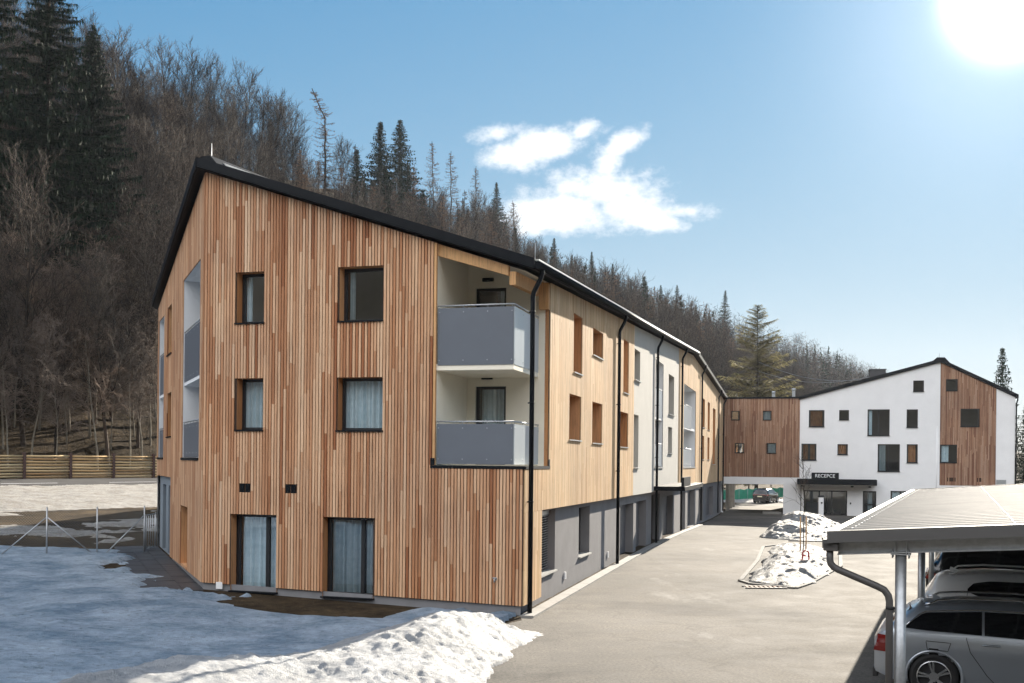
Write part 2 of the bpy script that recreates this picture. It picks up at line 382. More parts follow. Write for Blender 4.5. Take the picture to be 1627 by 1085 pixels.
# road along the hill foot, its line and the snow beside it
def road(s, p):
    x, y = from_sp(s, p); return x, y, ground(x, y)
M['road'] = simple('road_asphalt', (.085,.082,.08), .95, var=.15, vscale=.6, bmp=.3, bscale=20, spec=.05)
rd = grid_mesh('road', np.arange(-120, 500, 2.0), np.array([-8.2, -6, -4.5, -3, -1.0]), road, M['road'], zoff=.012); setp(rd, kind='structure')
mb = MB()
for s0 in np.arange(-110, 200, 9.0):
    for pc in (-4.5,):
        pts = []
        for (ds, dp) in ((0,-.07),(4.5,-.07),(4.5,.07),(0,.07)):
            x, y = from_sp(s0+ds, pc+dp); pts.append((x, y, gz(x, y)+.03))
        mb.face(pts)
for s0 in np.arange(-110, 200, 4.0):
    pts = []
    for (ds, dp) in ((0,-7.85),(4.0,-7.85),(4.0,-7.7),(0,-7.7)):
        x, y = from_sp(s0+ds, dp); pts.append((x, y, gz(x, y)+.03))
    mb.face(pts)
setp(mb.build('road_marking', M['whitepaint']), kind='structure')

# pavers along the gable and left facades
mb = MB()
def paver_run(fr, t0, t1, d1):
    nt_ = int((t1-t0)/.5)
    for i in range(nt_):
        for j in range(int(d1/.5)):
            ta, tb = t0+i*.5+.008, t0+i*.5+.492; da, db = j*.5+.008, j*.5+.492
            q = [fr.p(ta, da, 0), fr.p(tb, da, 0), fr.p(tb, db, 0), fr.p(ta, db, 0)]
            h = random.uniform(-.006, .006)
            q = [(x[0], x[1], gz(x[0], x[1])+.035+h) for x in q]
            mb.hexa([(x, y, z-.06) for x, y, z in q]+q)
paver_run(FL, -.3, 12.2, 1.5)
setp(mb.build('paved_path', M['paver']), kind='structure')

# ------------------------------------------------------------------ snow on the lawn
def snow_lawn(x, y):
    tt = (x-A0[0])*Fl[0]+(y-A0[1])*Fl[1]; ee = (x-A0[0])*E_[0]+(y-A0[1])*E_[1]
    s, p = to_sp(x, y)
    lx = (x-B0[0]); ly = (y-B0[1]); dl = lx*NL[0]+ly*NL[1]; tl = lx*L_[0]+ly*L_[1]
    n = fbm(x/3.1, y/3.1, 5)-.5; n2 = fbm(x/.55+40, y/.55, 4)-.5; n3 = fbm(x*.7/1.2-13, y/.5+9, 3)-.5
    th = .11 + .17*n + .10*n2 + .06*n3
    dF = -ee                                                        # distance out from the gable
    th = th - (1-sstep(-.5, .8, tl))*.34*(1-sstep(.3, 1.5, dF+1.8*n+2.2*n2 + 1.0*np.exp(-((tt-2.0)/1.2)**2)))*sstep(.3, 2.0, tt)
    th = th - .55*np.exp(-(((tt-4.9)/2.0)**2+((dF-1.5)/.8)**2))*(1+1.5*n2)
    th = th + .20*np.exp(-(((tt-2.0)/.8)**2+((dF-1.3)/.55)**2))
    left = sstep(-.5, .5, tl)
    dl = np.where(tl > 12.3, -13.3-x, dl)
    th = th - left*.42*(1-sstep(.5, 1.9, dl+2.0*n+1.6*n2))*(tl < 16)
    # beyond the wire fence the snow breaks into patches over dead grass
    far = sstep(34.5, 40, y + .25*(x+16))
    th = th - far*(1-sstep(-24, -21, p))*.34*sstep(-.16, .06, n+.45*n2 - .015*(y-40))
    gr = np.exp(-((p+28)/4.5)**2)                                   # bare grassy bank
    th = th - .30*gr*sstep(-.30, .02, n+.3*n2+.012*(x+26))
    verge = sstep(-24, -20, p)
    th = th + verge*.24
    th = np.where(ee > 0, np.where((tt < 8.72) | (dl < .02), -.3, th), th)
    th = np.where((tt < .12), -.3, th)
    return ground(x, y) + th, th
def lawn(u, v):
    z, th = snow_lawn(u, v); return u, v, z
kp = lambda X, Y, Z: (Z-ground(X, Y) > -.10) & (to_sp(X, Y)[1] < -9.0)
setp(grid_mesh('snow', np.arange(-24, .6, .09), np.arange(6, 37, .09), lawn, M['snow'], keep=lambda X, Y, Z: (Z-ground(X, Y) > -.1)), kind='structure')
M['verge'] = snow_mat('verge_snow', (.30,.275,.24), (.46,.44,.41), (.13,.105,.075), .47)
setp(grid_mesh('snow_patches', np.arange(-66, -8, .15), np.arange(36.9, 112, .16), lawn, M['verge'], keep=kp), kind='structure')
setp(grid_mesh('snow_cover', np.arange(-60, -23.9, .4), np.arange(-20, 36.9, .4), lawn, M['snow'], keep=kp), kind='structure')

# ploughed snow bank at the lawn's edge
CREST = np.array([(.05,22.0,.26),(-.40,21.6,.48),(-1.25,20.6,.64),(-1.9,19.3,.58),(-2.7,17.6,.46),(-3.4,16.6,.42),(-4.3,16.2,.50),(-5.0,15.6,.55),(-5.7,14.4,.55),(-6.0,12.5,.55),(-6.0,8.0,.55)])
def bank(u, v):
    x, y = u, v; best = np.full(x.shape, 9.0); h = np.zeros(x.shape); side = np.zeros(x.shape)
    for (a, b) in zip(CREST[:-1], CREST[1:]):
        d = b[:2]-a[:2]; L2 = d@d; t = np.clip(((x-a[0])*d[0]+(y-a[1])*d[1])/L2, 0, 1)
        dx = x-(a[0]+t*d[0]); dy = y-(a[1]+t*d[1]); dist = np.hypot(dx, dy); cr_ = d[0]*dy-d[1]*dx
        up = dist < best; best = np.where(up, dist, best); h = np.where(up, a[2]+t*(b[2]-a[2]), h); side = np.where(up, cr_, side)
    inner = side < 0                                              # lawn side
    lump = fbm(x/.75, y/.75, 5)-.5; fine = fbm(x/.16+5, y/.16, 4)-.5; big = fbm(x/1.7+31, y/1.7, 3)-.5
    edge = .50 + (y-22.1)*.19 + .33*(fbm(y/.8+3, x*0+2, 4)-.5) + .35*np.exp(-((y-21.9)/.9)**2) - x      # distance in from the asphalt line
    outer = h*(.55+.45*np.exp(-(best/1.9)**2))*np.clip(edge/1.3, 0, 1)**.7 + .26*lump*np.clip(edge/.9,0,1) + .12*big
    inn = h*np.exp(-(best/1.15)**2) + .10*lump - .12*sstep(1.0, 2.4, best)
    hh = np.where(inner, inn, outer + .0) + .10*fine + .05*(fbm(x/.07+9, y/.07, 2)-.5)
    far_end = sstep(22.6, 21.7, y)
    hh = hh*np.where(edge > 0, 1, 0)*far_end - np.where(edge <= 0, .08, 0) - .08*(1-far_end)
    return x, y, ground(x, y)+hh
o = grid_mesh('snow_bank', np.arange(-8.2, 1.0, .05), np.arange(9.5, 23.2, .05), bank, M['bank'], keep=lambda X, Y, Z: Z-ground(X, Y) > -.04)
setp(o, 'long ploughed bank of lumpy white snow between the shaded lawn and the asphalt', 'snow bank')

# ------------------------------------------------------------------ kerbed island with snow heaps
def heap(name, poly, peaks, label, seed, res=.07, mat='pile', base=0.0):
    poly = np.array(poly); x0, y0 = poly.min(0)-.3; x1, y1 = poly.max(0)+.3
    def fn(u, v):
        d = np.full(u.shape, 1e9); ins = np.zeros(u.shape, bool); n = len(poly)
        for i in range(n):
            a, b = poly[i], poly[(i+1) % n]; e = b-a; t = np.clip(((u-a[0])*e[0]+(v-a[1])*e[1])/(e@e), 0, 1)
            d = np.minimum(d, np.hypot(u-a[0]-t*e[0], v-a[1]-t*e[1]))
            c = ((a[1] > v) != (b[1] > v)) & (u < (b[0]-a[0])*(v-a[1])/(b[1]-a[1]+1e-12)+a[0]); ins ^= c
        d = np.where(ins, d, -d)
        h = np.zeros(u.shape)
        for (px, py, ph, pr) in peaks: h = np.maximum(h, ph*np.exp(-(((u-px)**2+(v-py)**2)/pr**2)))
        lump = fbm(u/.9+seed, v/.9, 5)-.5; fine = fbm(u/.2+seed, v/.2, 3)-.5
        dd = d + .5*(fbm(u/.6+seed, v/.6+3, 3)-.5)
        z = (h + .10)*np.clip(dd/.6, 0, 1)**.7 + (.24*lump+.16*fine)*np.clip(dd/.5, 0, 1) + base*np.clip(dd/.2, -1, 1) - np.where(dd < 0, .15, 0)
        return u, v, ground(u, v)+z
    o = grid_mesh(name, np.arange(x0, x1, res), np.arange(y0, y1, res), fn, M[mat], keep=lambda X, Y, Z: Z-ground(X, Y) > -.06)
    return setp(o, label, 'snow pile')
ISL = [(7.35,31.5),(8.5,30.5),(9.6,31.9),(11.75,36.8),(13.5,43.8),(12.8,46.2),(11.6,45.2),(9.7,38.8),(7.7,32.8)]
heap('snow_pile', ISL, [(9.0,33.4,.30,2.0),(10.5,37.6,.36,2.4),(12.2,43.0,.16,2.2),(8.4,31.6,.14,1.4)], 'sunlit snow heap with a red post on the kerbed island before the carport', 3)
heap('snow_pile', [(12.8,52.6),(14.2,50.2),(17.2,49.8),(20.5,51.5),(20.0,57.5),(18.6,60.6),(15.4,59.2)], [(14.8,54.2,.75,1.9),(16.6,58.4,1.15,2.2),(18.3,53.0,.40,2.6)],
     'half shaded snow heap beside the reception entrance, behind the sapling', 8)
mb = MB()
def kerb_run(pts, w=.14, h=.05):
    for a, b in zip(pts[:-1], pts[1:]):
        a = np.array(a, float); b = np.array(b, float); d = (b-a)/np.linalg.norm(b-a); nn = np.array([-d[1], d[0]])*w/2
        n = max(1, int(np.linalg.norm(b-a)/1.0))
        for i in range(n):
            p = a+(b-a)*(i/n)+d*.006; q = a+(b-a)*((i+1)/n)-d*.006
            c4 = [p+nn, p-nn, q-nn, q+nn]
            mb.hexa([(c[0], c[1], gz(*c)-.06) for c in c4]+[(c[0], c[1], gz(*c)+h) for c in c4])
kerb_run([(7.25,32.2),(7.4,31.3),(8.5,30.35),(9.3,31.6),(12.0,37.0),(14.3,44.2)])
kerb_run([(7.3,32.3),(9.4,38.8),(11.3,45.6),(12.3,46.9)])
kerb_run([(13.6,49.9),(17.3,49.4),(21.0,51.2),(24.0,56.0)])
setp(mb.build('kerb', M['kerbstone'], bevel=.012), kind='structure')
# concrete edging along the yard facade
mb = MB()
for i in range(34):
    t0 = -.2+i*1.35; q = [FE.p(t0,.02,0), FE.p(t0+1.34,.02,0), FE.p(t0+1.34,.34,0), FE.p(t0,.34,0)]
    mb.hexa([(p[0],p[1],gz(p[0],p[1])-.08) for p in q]+[(p[0],p[1],gz(p[0],p[1])+.055) for p in q])
setp(mb.build('kerb', M['concrete'], bevel=.008), kind='structure')

# ------------------------------------------------------------------ building kit
def bx(mb, fr, t0, t1, d0, d1, z0, z1, mi=0, tone=.5):
    mb.hexa([fr.p(t0,d0,z0), fr.p(t1,d0,z0), fr.p(t1,d1,z0), fr.p(t0,d1,z0), fr.p(t0,d0,z1), fr.p(t1,d0,z1), fr.p(t1,d1,z1), fr.p(t0,d1,z1)], mi, tone)
def cfn(v): return v if callable(v) else (lambda t: v)
def wall(mb, fr, t0, t1, zb, zt, ops=(), d=0.0, dep=.33, mi=0, rmi=None, brk=()):
    zb, zt = cfn(zb), cfn(zt)
    ts = sorted(set([t0, t1]+[min(max(o[i], t0), t1) for o in ops for i in (0, 1)]+[b for b in brk if t0 < b < t1]))
    for a, b in zip(ts[:-1], ts[1:]):
        if b-a < 1e-6: continue
        m = (a+b)/2; cov = sorted([o for o in ops if o[0] < m < o[1]], key=lambda o: o[2])
        lo = (zb(a), zb(b))
        for o in cov:
            if o[2] > max(lo)+1e-6: mb.face([fr.p(a,d,lo[0]), fr.p(b,d,lo[1]), fr.p(b,d,o[2]), fr.p(a,d,o[2])], mi)
            lo = (o[3], o[3])
        if max(zt(a), zt(b)) > max(lo)+1e-6: mb.face([fr.p(a,d,lo[0]), fr.p(b,d,lo[1]), fr.p(b,d,zt(b)), fr.p(a,d,zt(a))], mi)
    r = mi if rmi is None else rmi
    for o in ops:
        if len(o) > 4 and not o[4]: continue
        a, b, z0, z1 = o[:4]; e = d-dep
        for q in ([(a,z0),(a,z1)], [(b,z0),(b,z1)], [(a,z0),(b,z0)], [(a,z1),(b,z1)]):
            mb.face([fr.p(q[0][0],d,q[0][1]), fr.p(q[1][0],d,q[1][1]), fr.p(q[1][0],e,q[1][1]), fr.p(q[0][0],e,q[0][1])], r, random.random())
def cladding(mb, fr, t0, t1, zb, zt, ops=(), d0=0.004, th=.030, pitch=.083, w=.061, seed=1, jmax=.003):
    rnd = random.Random(seed); zb, zt = cfn(zb), cfn(zt); n = int(round((t1-t0)/pitch)); pt = (t1-t0)/n
    run = rnd.random()
    for i in range(n):
        a = t0+i*pt+(pt-w)/2; b = a+w; c = (a+b)/2
        run = .72*run+.28*rnd.random()
        spans = []; lo = zb(c)
        for o in sorted([o for o in ops if o[0]-.02 < c < o[1]+.02], key=lambda o: o[2]):
            if o[2] > lo+.02: spans.append((lo, o[2]))
            lo = max(lo, o[3])
        if zt(c) > lo+.03: spans.append((lo, None))
        for (s0, s1) in spans:
            z = s0; end = zt(c)-.004 if s1 is None else s1; first = True
            while z < end-.02:
                ln = rnd.uniform(.4, 3.6) if first else rnd.uniform(1.3, 3.9); first = False
                z1 = z+ln
                if end-z1 < .35: z1 = end
                tone = min(1, max(0, .52 + .8*(rnd.random()-.5) + .45*(run-.5) + (-.40 if rnd.random() < .10 else 0)))
                jut = rnd.uniform(0, jmax)
                za, zb_ = z+.0015, z1-.0015
                if z1 >= end-1e-6 and s1 is None:
                    mb.hexa([fr.p(a,d0,za), fr.p(b,d0,za), fr.p(b,d0+th+jut,za), fr.p(a,d0+th+jut,za),
                             fr.p(a,d0,zt(a)-.004), fr.p(b,d0,zt(b)-.004), fr.p(b,d0+th+jut,zt(b)-.004), fr.p(a,d0+th+jut,zt(a)-.004)], 0, tone)
                else: bx(mb, fr, a, b, d0, d0+th+jut, za, zb_, 0, tone)
                z = z1
def curtain_mesh(mb, fr, t0, t1, d, z0, z1, wave=.15, amp=.05, lean=0.0):
    n = max(6, int((t1-t0)/.03)); pts = []
    for i in range(n+1):
        t = t0+(t1-t0)*i/n; ph = t*2*math.pi/wave
        pts.append((t, d+amp*(math.sin(ph)+.45*math.sin(ph*2.3+1)+.4*math.sin(ph*.37))))
    for (a, b) in zip(pts[:-1], pts[1:]):
        mb.face([fr.p(a[0],a[1],z0), fr.p(b[0],b[1],z0), fr.p(b[0],b[1],z1), fr.p(a[0],a[1],z1)], 0, .5, True)
def window(par, fr, t0, t1, z0, z1, d=0.0, dep=.30, fw=.075, mull=(), curtain=(), sill=True, sillm='black', name='window', blind=False, fm='frame', pane=True, tilt=False, hbar=None, sash=True, cmat='curtain'):
    f = MB(); a, b = d-dep-.075, d-dep
    bx(f, fr, t0, t0+fw, a, b, z0, z1); bx(f, fr, t1-fw, t1, a, b, z0, z1)
    bx(f, fr, t0+fw, t1-fw, a, b, z0, z0+fw); bx(f, fr, t0+fw, t1-fw, a, b, z1-fw, z1)
    for m in mull: bx(f, fr, m-fw*.55, m+fw*.55, a, b+.004, z0+fw, z1-fw)
    if hbar: bx(f, fr, t0+fw, t1-fw, a+.003, b-.003, hbar-fw/2, hbar+fw/2)
    fo = f.build(name, M[fm], par)
    if pane:
        edges = [t0+fw]+list(mull)+[t1-fw]; g = MB()
        for i, (p, q) in enumerate(zip(edges[:-1], edges[1:])):
            p2 = p+(fw*.55 if i else 0); q2 = q-(fw*.55 if i < len(edges)-2 else 0)
            if tilt: g.face([fr.p(p2,a+.03,z0+fw), fr.p(q2,a+.03,z0+fw), fr.p(q2,a-.17,z1-fw), fr.p(p2,a-.17,z1-fw)])
            else: g.face([fr.p(p2,a+.03,z0+fw), fr.p(q2,a+.03,z0+fw), fr.p(q2,a+.03,z1-fw), fr.p(p2,a+.03,z1-fw)])
        g.build('pane', M['glass'], fo)
        if tilt:
            s = MB()
            def q(t, dd, z): k = (z-z0-fw)/(z1-z0-2*fw); return fr.p(t, a+.03-.2*k+dd, z)
            for (ta, tb, za, zb) in ((t0+fw,t0+fw*1.8,z0+fw,z1-fw),(t1-fw*1.8,t1-fw,z0+fw,z1-fw),(t0+fw,t1-fw,z1-fw*1.8,z1-fw),(t0+fw,t1-fw,z0+fw,z0+fw*1.8)):
                s.hexa([q(ta,.02,za),q(tb,.02,za),q(tb,-.03,za),q(ta,-.03,za),q(ta,.02,zb),q(tb,.02,zb),q(tb,-.03,zb),q(ta,-.03,zb)])
            s.build('sash', M[fm], fo)
    if curtain:
        c = MB()
        for (p, q, *rest) in curtain: curtain_mesh(c, fr, p, q, d-dep-.15, z0+.02, z1-.03)
        c.build('curtain', M[cmat], fo)
    if blind:
        bl = MB(); z = z0+.05
        while z < z1-.16:
            bl.hexa([fr.p(t0+.02,d-dep+.03,z), fr.p(t1-.02,d-dep+.03,z), fr.p(t1-.02,d-dep+.10,z+.035), fr.p(t0+.02,d-dep+.10,z+.035),
                     fr.p(t0+.02,d-dep+.03,z+.012), fr.p(t1-.02,d-dep+.03,z+.012), fr.p(t1-.02,d-dep+.10,z+.047), fr.p(t0+.02,d-dep+.10,z+.047)]); z += .068
        bx(bl, fr, t0+.01, t1-.01, d-dep+.02, d-dep+.13, z1-.15, z1-.005)
        bl.build('blind', M['blind'], fo)
    if sill:
        s = MB(); bx(s, fr, t0-.03, t1+.03, d-dep+.002, d+.075, z0-.03, z0+.006); s.build('sill', M[sillm], fo)
    return fo

# ------------------------------------------------------------------ the long apartment building
APT = empty('apartment_building', (A0+E_*30+Fl*6), 'long batten clad apartment building with a black roof edge and grey corner balconies', 'building')
zt_f = lambda t: 8.32+.336*t
zt_e = lambda t: 8.31+.0525*t if t < 41 else 10.46-(t-41)*.0385
zt_l = lambda t: 11.25-.16*t
zb_f = lambda t: .24+.024*t
zlow = lambda t: 2.48-.0052*t
W1 = (6.98,7.78,7.24,8.56); W2 = (3.68,4.86,7.21,8.58); W3 = (6.98,7.75,4.46,5.80); W4 = (3.65,4.88,4.45,5.79)
D1 = (6.55,7.88,.27,2.27); D2 = (3.87,5.25,.24,2.26)
LOG = (0,2.25,3.60,99,False)
fops = [W1, W2, W3, W4, D1, D2]
VENT = [(7.50,7.62,2.84,3.07),(7.34,7.46,2.84,3.07),(6.19,6.31,2.84,3.07),(6.03,6.15,2.84,3.07)]
mb = MB()
wall(mb, FF, 0, 8.72, zb_f, zt_f, fops+[LOG], rmi=1, dep=.27)
mb.face([FF.p(2.25,0,3.6), FF.p(2.25,0,zt_f(2.25)), FF.p(2.25,-.04,zt_f(2.25)), FF.p(2.25,-.04,3.6)], 1)
east_ops = [(5.48,6.65,6.35,8.07),(8.34,10.03,7.15,8.02),(4.92,6.57,4.36,5.68),(8.37,10.08,4.33,5.65),(14.33,15.51,6.35,8.35),(13.66,15.49,4.29,5.6)]
east_w = [(17.05,18.58,7.05,8.30),(17.05,18.31,3.5,5.65),(28.45,30.85,6.2,8.25),(28.42,30.17,4.2,5.55)]
LB = (23.4,26.3,3.5,8.5,False); LC = (35.7,43.0,3.45,8.3,False)
east_f = [(47.0,49.7,6.19,8.2),(52.2,54.1,6.15,8.2),(57.0,59.6,3.6,8.0),(47.0,49.4,3.95,5.6),(52.2,54.0,3.95,5.6),(63.0,64.6,6.1,7.9)]
wall(mb, FE, 0, 16.95, zlow, zt_e, east_ops+[(0,2.46,3.6,99,False)], rmi=1)
wall(mb, FE, 33.0, 69.2, zlow, zt_e, east_f+[LC], rmi=1, brk=(41,))
mb.face([FE.p(2.46,0,3.6), FE.p(2.46,0,zt_e(2.46)), FE.p(2.46,-.10,zt_e(2.46)), FE.p(2.46,-.10,3.6)], 1, .3)
wall(mb, FE, 0, 1.8, .24, zlow)
mb.face([FE.p(1.8,0,.24), FE.p(1.8,0,zlow(1.8)), FE.p(1.8,-.14,zlow(1.8)), FE.p(1.8,-.14,.24)], 1, .3)
mb.face([FE.p(1.8,0,zlow(1.8)), FE.p(69.2,0,zlow(69.2)), FE.p(69.2,-.14,zlow(69.2)), FE.p(1.8,-.14,zlow(1.8))], 1, .2)
LL = (.75,4.6,3.72,9.1,False); LM = (10.1,12.0,3.72,8.75,False); LD = (3.07,4.76,.5,2.28)
left_ops = [(7.64,8.96,7.2,8.84),(7.57,8.88,4.42,5.9),LD]
zb_l = lambda t: .45 if t < 7.6 else 3.06
wall(mb, FL, 0, 12.3, .45, zt_l, left_ops+[LL, LM, (7.6,12.3,.4,3.06,False)], rmi=1)
M['backing'] = simple('cladding_backing', (.045,.024,.014), .9, var=.2)
mb.build('wood_wall', [M['backing'], M['jamb']], APT, tone=True)
mb = MB()
cladding(mb, FF, .0, 8.72, zb_f, zt_f, fops+[LOG]+VENT, seed=3)
cladding(mb, FL, .03, 12.3, .45, zt_l, left_ops+[LL, LM, (7.6,12.3,.4,3.06)], seed=5)
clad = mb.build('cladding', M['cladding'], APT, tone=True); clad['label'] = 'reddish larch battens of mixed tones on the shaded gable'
mb = MB()
cladding(mb, FE, .03, 16.95, zlow, zt_e, east_ops+[(0,2.46,3.6,99),(1.8,16.95,0,2.4)], seed=8, jmax=.0008)
cladding(mb, FE, .03, 1.8, .24, zlow, (), seed=9, jmax=.0008)
cladding(mb, FE, 33.0, 69.2, zlow, zt_e, east_f+[LC], seed=10, jmax=.0008)
M['cladding_sun'] = wood_mat('sunlit_larch_cladding', [(0, (.48,.29,.15)), (.3, (.60,.41,.235)), (.7, (.68,.49,.295)), (1, (.74,.56,.36))])  # same larch as the gable, sunlight put into a lighter colour
clad = mb.build('cladding', M['cladding_sun'], APT, tone=True); clad['label'] = 'larch battens on the yard side with sunlight lightened into their colour'
mb = MB()
wall(mb, FE, 16.95, 33.0, zlow, zt_e, east_w+[LB], d=.022)
M['bay'] = simple('sun_dimmed_bay_render', (.47,.45,.41), .85, var=.05, vscale=1.2, bmp=.3, bscale=90, spec=.2)  # white render, darkened in colour to hold its tone in full sun
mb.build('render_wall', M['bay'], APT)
# grey ground floor
ge = [(2.18,4.02,.71,2.40),(7.24,8.95,.77,2.30),(14.9,18.2,-.4,2.05),(18.93,21.95,-.4,2.05),(23.65,26.6,-.4,2.2),(27.7,32.2,-.4,1.97),(36.8,38.7,-.4,1.95),(40.0,44.6,-.4,1.95),(47.4,51.2,-.5,1.9),(53.2,60.4,-.5,1.85)]
mb = MB()
wall(mb, FE, .04, 69.2, lambda t: -.3-.008*t, zlow, ge, d=-.14, dep=.34)
gw = mb.build('ground_floor_wall', M['grey'], APT)
mb = MB()
wall(mb, FF, .04, 8.72, -.4, lambda t: zb_f(t)+.0, [], d=-.035)
wall(mb, FL, .02, 7.6, -.3, .45, [], d=-.035)
mb.build('plinth', M['plinth'], APT)
M['bluegrey'] = simple('blue_grey_render', (.20,.235,.27), .85, var=.06)
mb = MB(); wall(mb, FL, 7.6, 12.3, -.2, 3.06, [(8.2,9.4,.4,2.75),(10.2,11.3,.4,2.75)], d=-.10, dep=.25); mb.build('rear_base_wall', M['bluegrey'], APT)
# garage doors and entrance leaves
for i, o in enumerate(ge[2:]):
    a, b, z0, z1 = o; dep = .34 if i != 2 else .7
    g = MB(); bx(g, FE, a+.02, b-.02, -.14-dep-.05, -.14-dep+.01, z0-.2, z1)
    n = 1 if b-a > 2.6 else 0
    for k in range(4 if n else 0):
        zz = -.2+k*.55; bx(g, FE, a+.06, b-.06, -.14-dep+.01, -.14-dep+.022, zz+.03, min(z1-.02, zz+.5))
    dr = g.build('door', M['doorgrey'], APT)
    h = MB(); bx(h, FE, a+.25, a+.29, -.14-dep+.02, -.14-dep+.09, .55, 1.35); h.build('handle', M['steel'], dr)

# windows of the gable
window(APT, FF, *W1, dep=.27, curtain=[(7.55,7.72)], name='window')
window(APT, FF, *W2, dep=.27, curtain=[(4.62,4.78)], name='window')
window(APT, FF, *W3, dep=.27, curtain=[(7.02,7.70)], name='window')
window(APT, FF, *W4, dep=.27, curtain=[(3.70,4.82)], name='window')
window(APT, FF, *D1, mull=(6.98,), curtain=[(7.05,7.78),(6.62,6.92)], name='terrace_door', sill=True, fw=.085)
window(APT, FF, *D2, mull=(4.28,), curtain=[(4.35,5.16),(3.94,4.22)], name='terrace_door', sill=True, fw=.085)
for v in VENT:
    m_ = MB(); bx(m_, FF, v[0], v[1], .002, .014, v[2], v[3])
    for k in range(4): bx(m_, FF, v[0]+.01, v[1]-.01, .014, .022, v[2]+.02+k*.055, v[2]+.05+k*.055)
    m_.build('vent', M['black'], APT)
m_ = MB(); m_.tube([FF.p(.66,.02,.87), FF.p(.66,.13,.87), FF.p(.66,.13,.80)], .018, 8); m_.tube([FF.p(.60,.1,.9), FF.p(.72,.1,.9)], .014, 8); m_.tube([FF.p(.66,.03,.87), FF.p(.66,.036,.87)], .04, 12)
m_.build('tap', M['steel'], APT)
m_ = MB(); bx(m_, FF, 8.1, 8.28, .0, .05, .30, .48); m_.build('socket_box', M['whitepaint'], APT)
# windows of the yard side
for o in east_ops+east_f[:5]:
    cu = [(o[0]+.1, o[0]+(o[1]-o[0])*.45)]
    window(APT, FE, *o, dep=.33, curtain=cu, sillm='sill')
window(APT, FE, *east_f[5], dep=.33, sillm='sill')
for o in east_w: window(APT, FE, *o, d=.022, dep=.33, curtain=[(o[0]+.1, o[0]+.6)], sillm='sill')
window(APT, FE, *ge[0], d=-.14, dep=.30, blind=True, sillm='sill'); window(APT, FE, *ge[1], d=-.14, dep=.30, sillm='sill', tilt=True)
# windows of the left side
for o in left_ops[:2]: window(APT, FL, *o, dep=.33, curtain=[(o[0]+.1, o[1]-.3)])
window(APT, FL, *LD, dep=.33, name='side_door', curtain=[(3.2,4.6)], sill=False)
for o in ((8.2,9.4,.4,2.75),(10.2,11.3,.4,2.75)): window(APT, FL, *o, d=-.10, dep=.22, hbar=2.2, sill=False, name='side_door', curtain=[(o[0]+.1,o[1]-.1)])
# dark rooms behind the glass
mb = MB()
def q4(fr, t0, t1, d, z0, z1): mb.face([fr.p(t0,d,z0), fr.p(t1,d,z0), fr.p(t1,d,z1), fr.p(t0,d,z1)])
q4(FF, 2.6, 8.4, -2.0, 0, 9); q4(FE, 2.9, 68, -2.2, -.6, 8.4); q4(FL, .6, 12, -2.4, 0, 9)
for zf in (.2, 3.55, 5.98, 8.75):
    if zf < 8.7:
        mb.hexa([FF.p(8.3,-.42,zf-.2), FF.p(2.45,-.42,zf-.2), FF.p(2.45,-3,zf-.2), FF.p(8.3,-3,zf-.2), FF.p(8.3,-.42,zf), FF.p(2.45,-.42,zf), FF.p(2.45,-3,zf), FF.p(8.3,-3,zf)])
for t in (5.9,): bx(mb, FF, t-.05, t+.05, -2.0, -.42, .2, 9)
for t in (3.4, 7.3, 11.8, 20.5, 31.9, 45.5, 50.9, 55.6, 61): bx(mb, FE, t-.05, t+.05, -2.2, -.5, -.3, 8.3)
mb.build('inner_wall', M['room'], APT)
# corner balconies (open on two sides)
ED = 2.46
mb = MB()
mb.face([FF.p(2.25,-.04,3.6), FF.p(2.25,-ED,3.6), FF.p(2.25,-ED,9.05), FF.p(2.25,-.04,9.05)])
bk = Fr(A0+E_*ED, Fl, -E_)
lw_ops = [(1.16,2.02,3.62,5.72),(1.18,2.04,6.1,8.36)]
wall(mb, bk, .08, 2.25, 3.6, lambda t: zt_f(t)+.12, lw_ops, dep=.12)
mb.face([FF.p(-.005,-.01,zt_f(0)-.02), FF.p(2.25,-.01,zt_f(2.25)-.02), FF.p(2.25,-ED,zt_f(2.25)+.10), FF.p(-.005,-ED,zt_f(0)+.10)])
mb.face([FF.p(2.25,-.01,3.6), FF.p(0,-.01,3.6), FF.p(.0,-ED,3.6), FF.p(2.25,-ED,3.6)])
bw = mb.build('balcony_wall', M['cream'], APT)
for o in lw_ops: window(APT, bk, *o, dep=.10, sill=False, name='balcony_door', curtain=[(o[0]+.1,o[1]-.1)] if o[3] < 6 else [(o[0]+.08, o[0]+.2)])
for z in (8.52, 5.90):
    m_ = MB(); bx(m_, bk, 1.52, 1.84, .0, .07, z, z+.10); m_.build('wall_lamp', M['black'], APT, bevel=.02)
m_ = MB(); bx(m_, FF, .27, 2.25, -ED, -.02, 5.94, 6.09); m_.build('balcony_slab', M['cream'], APT)
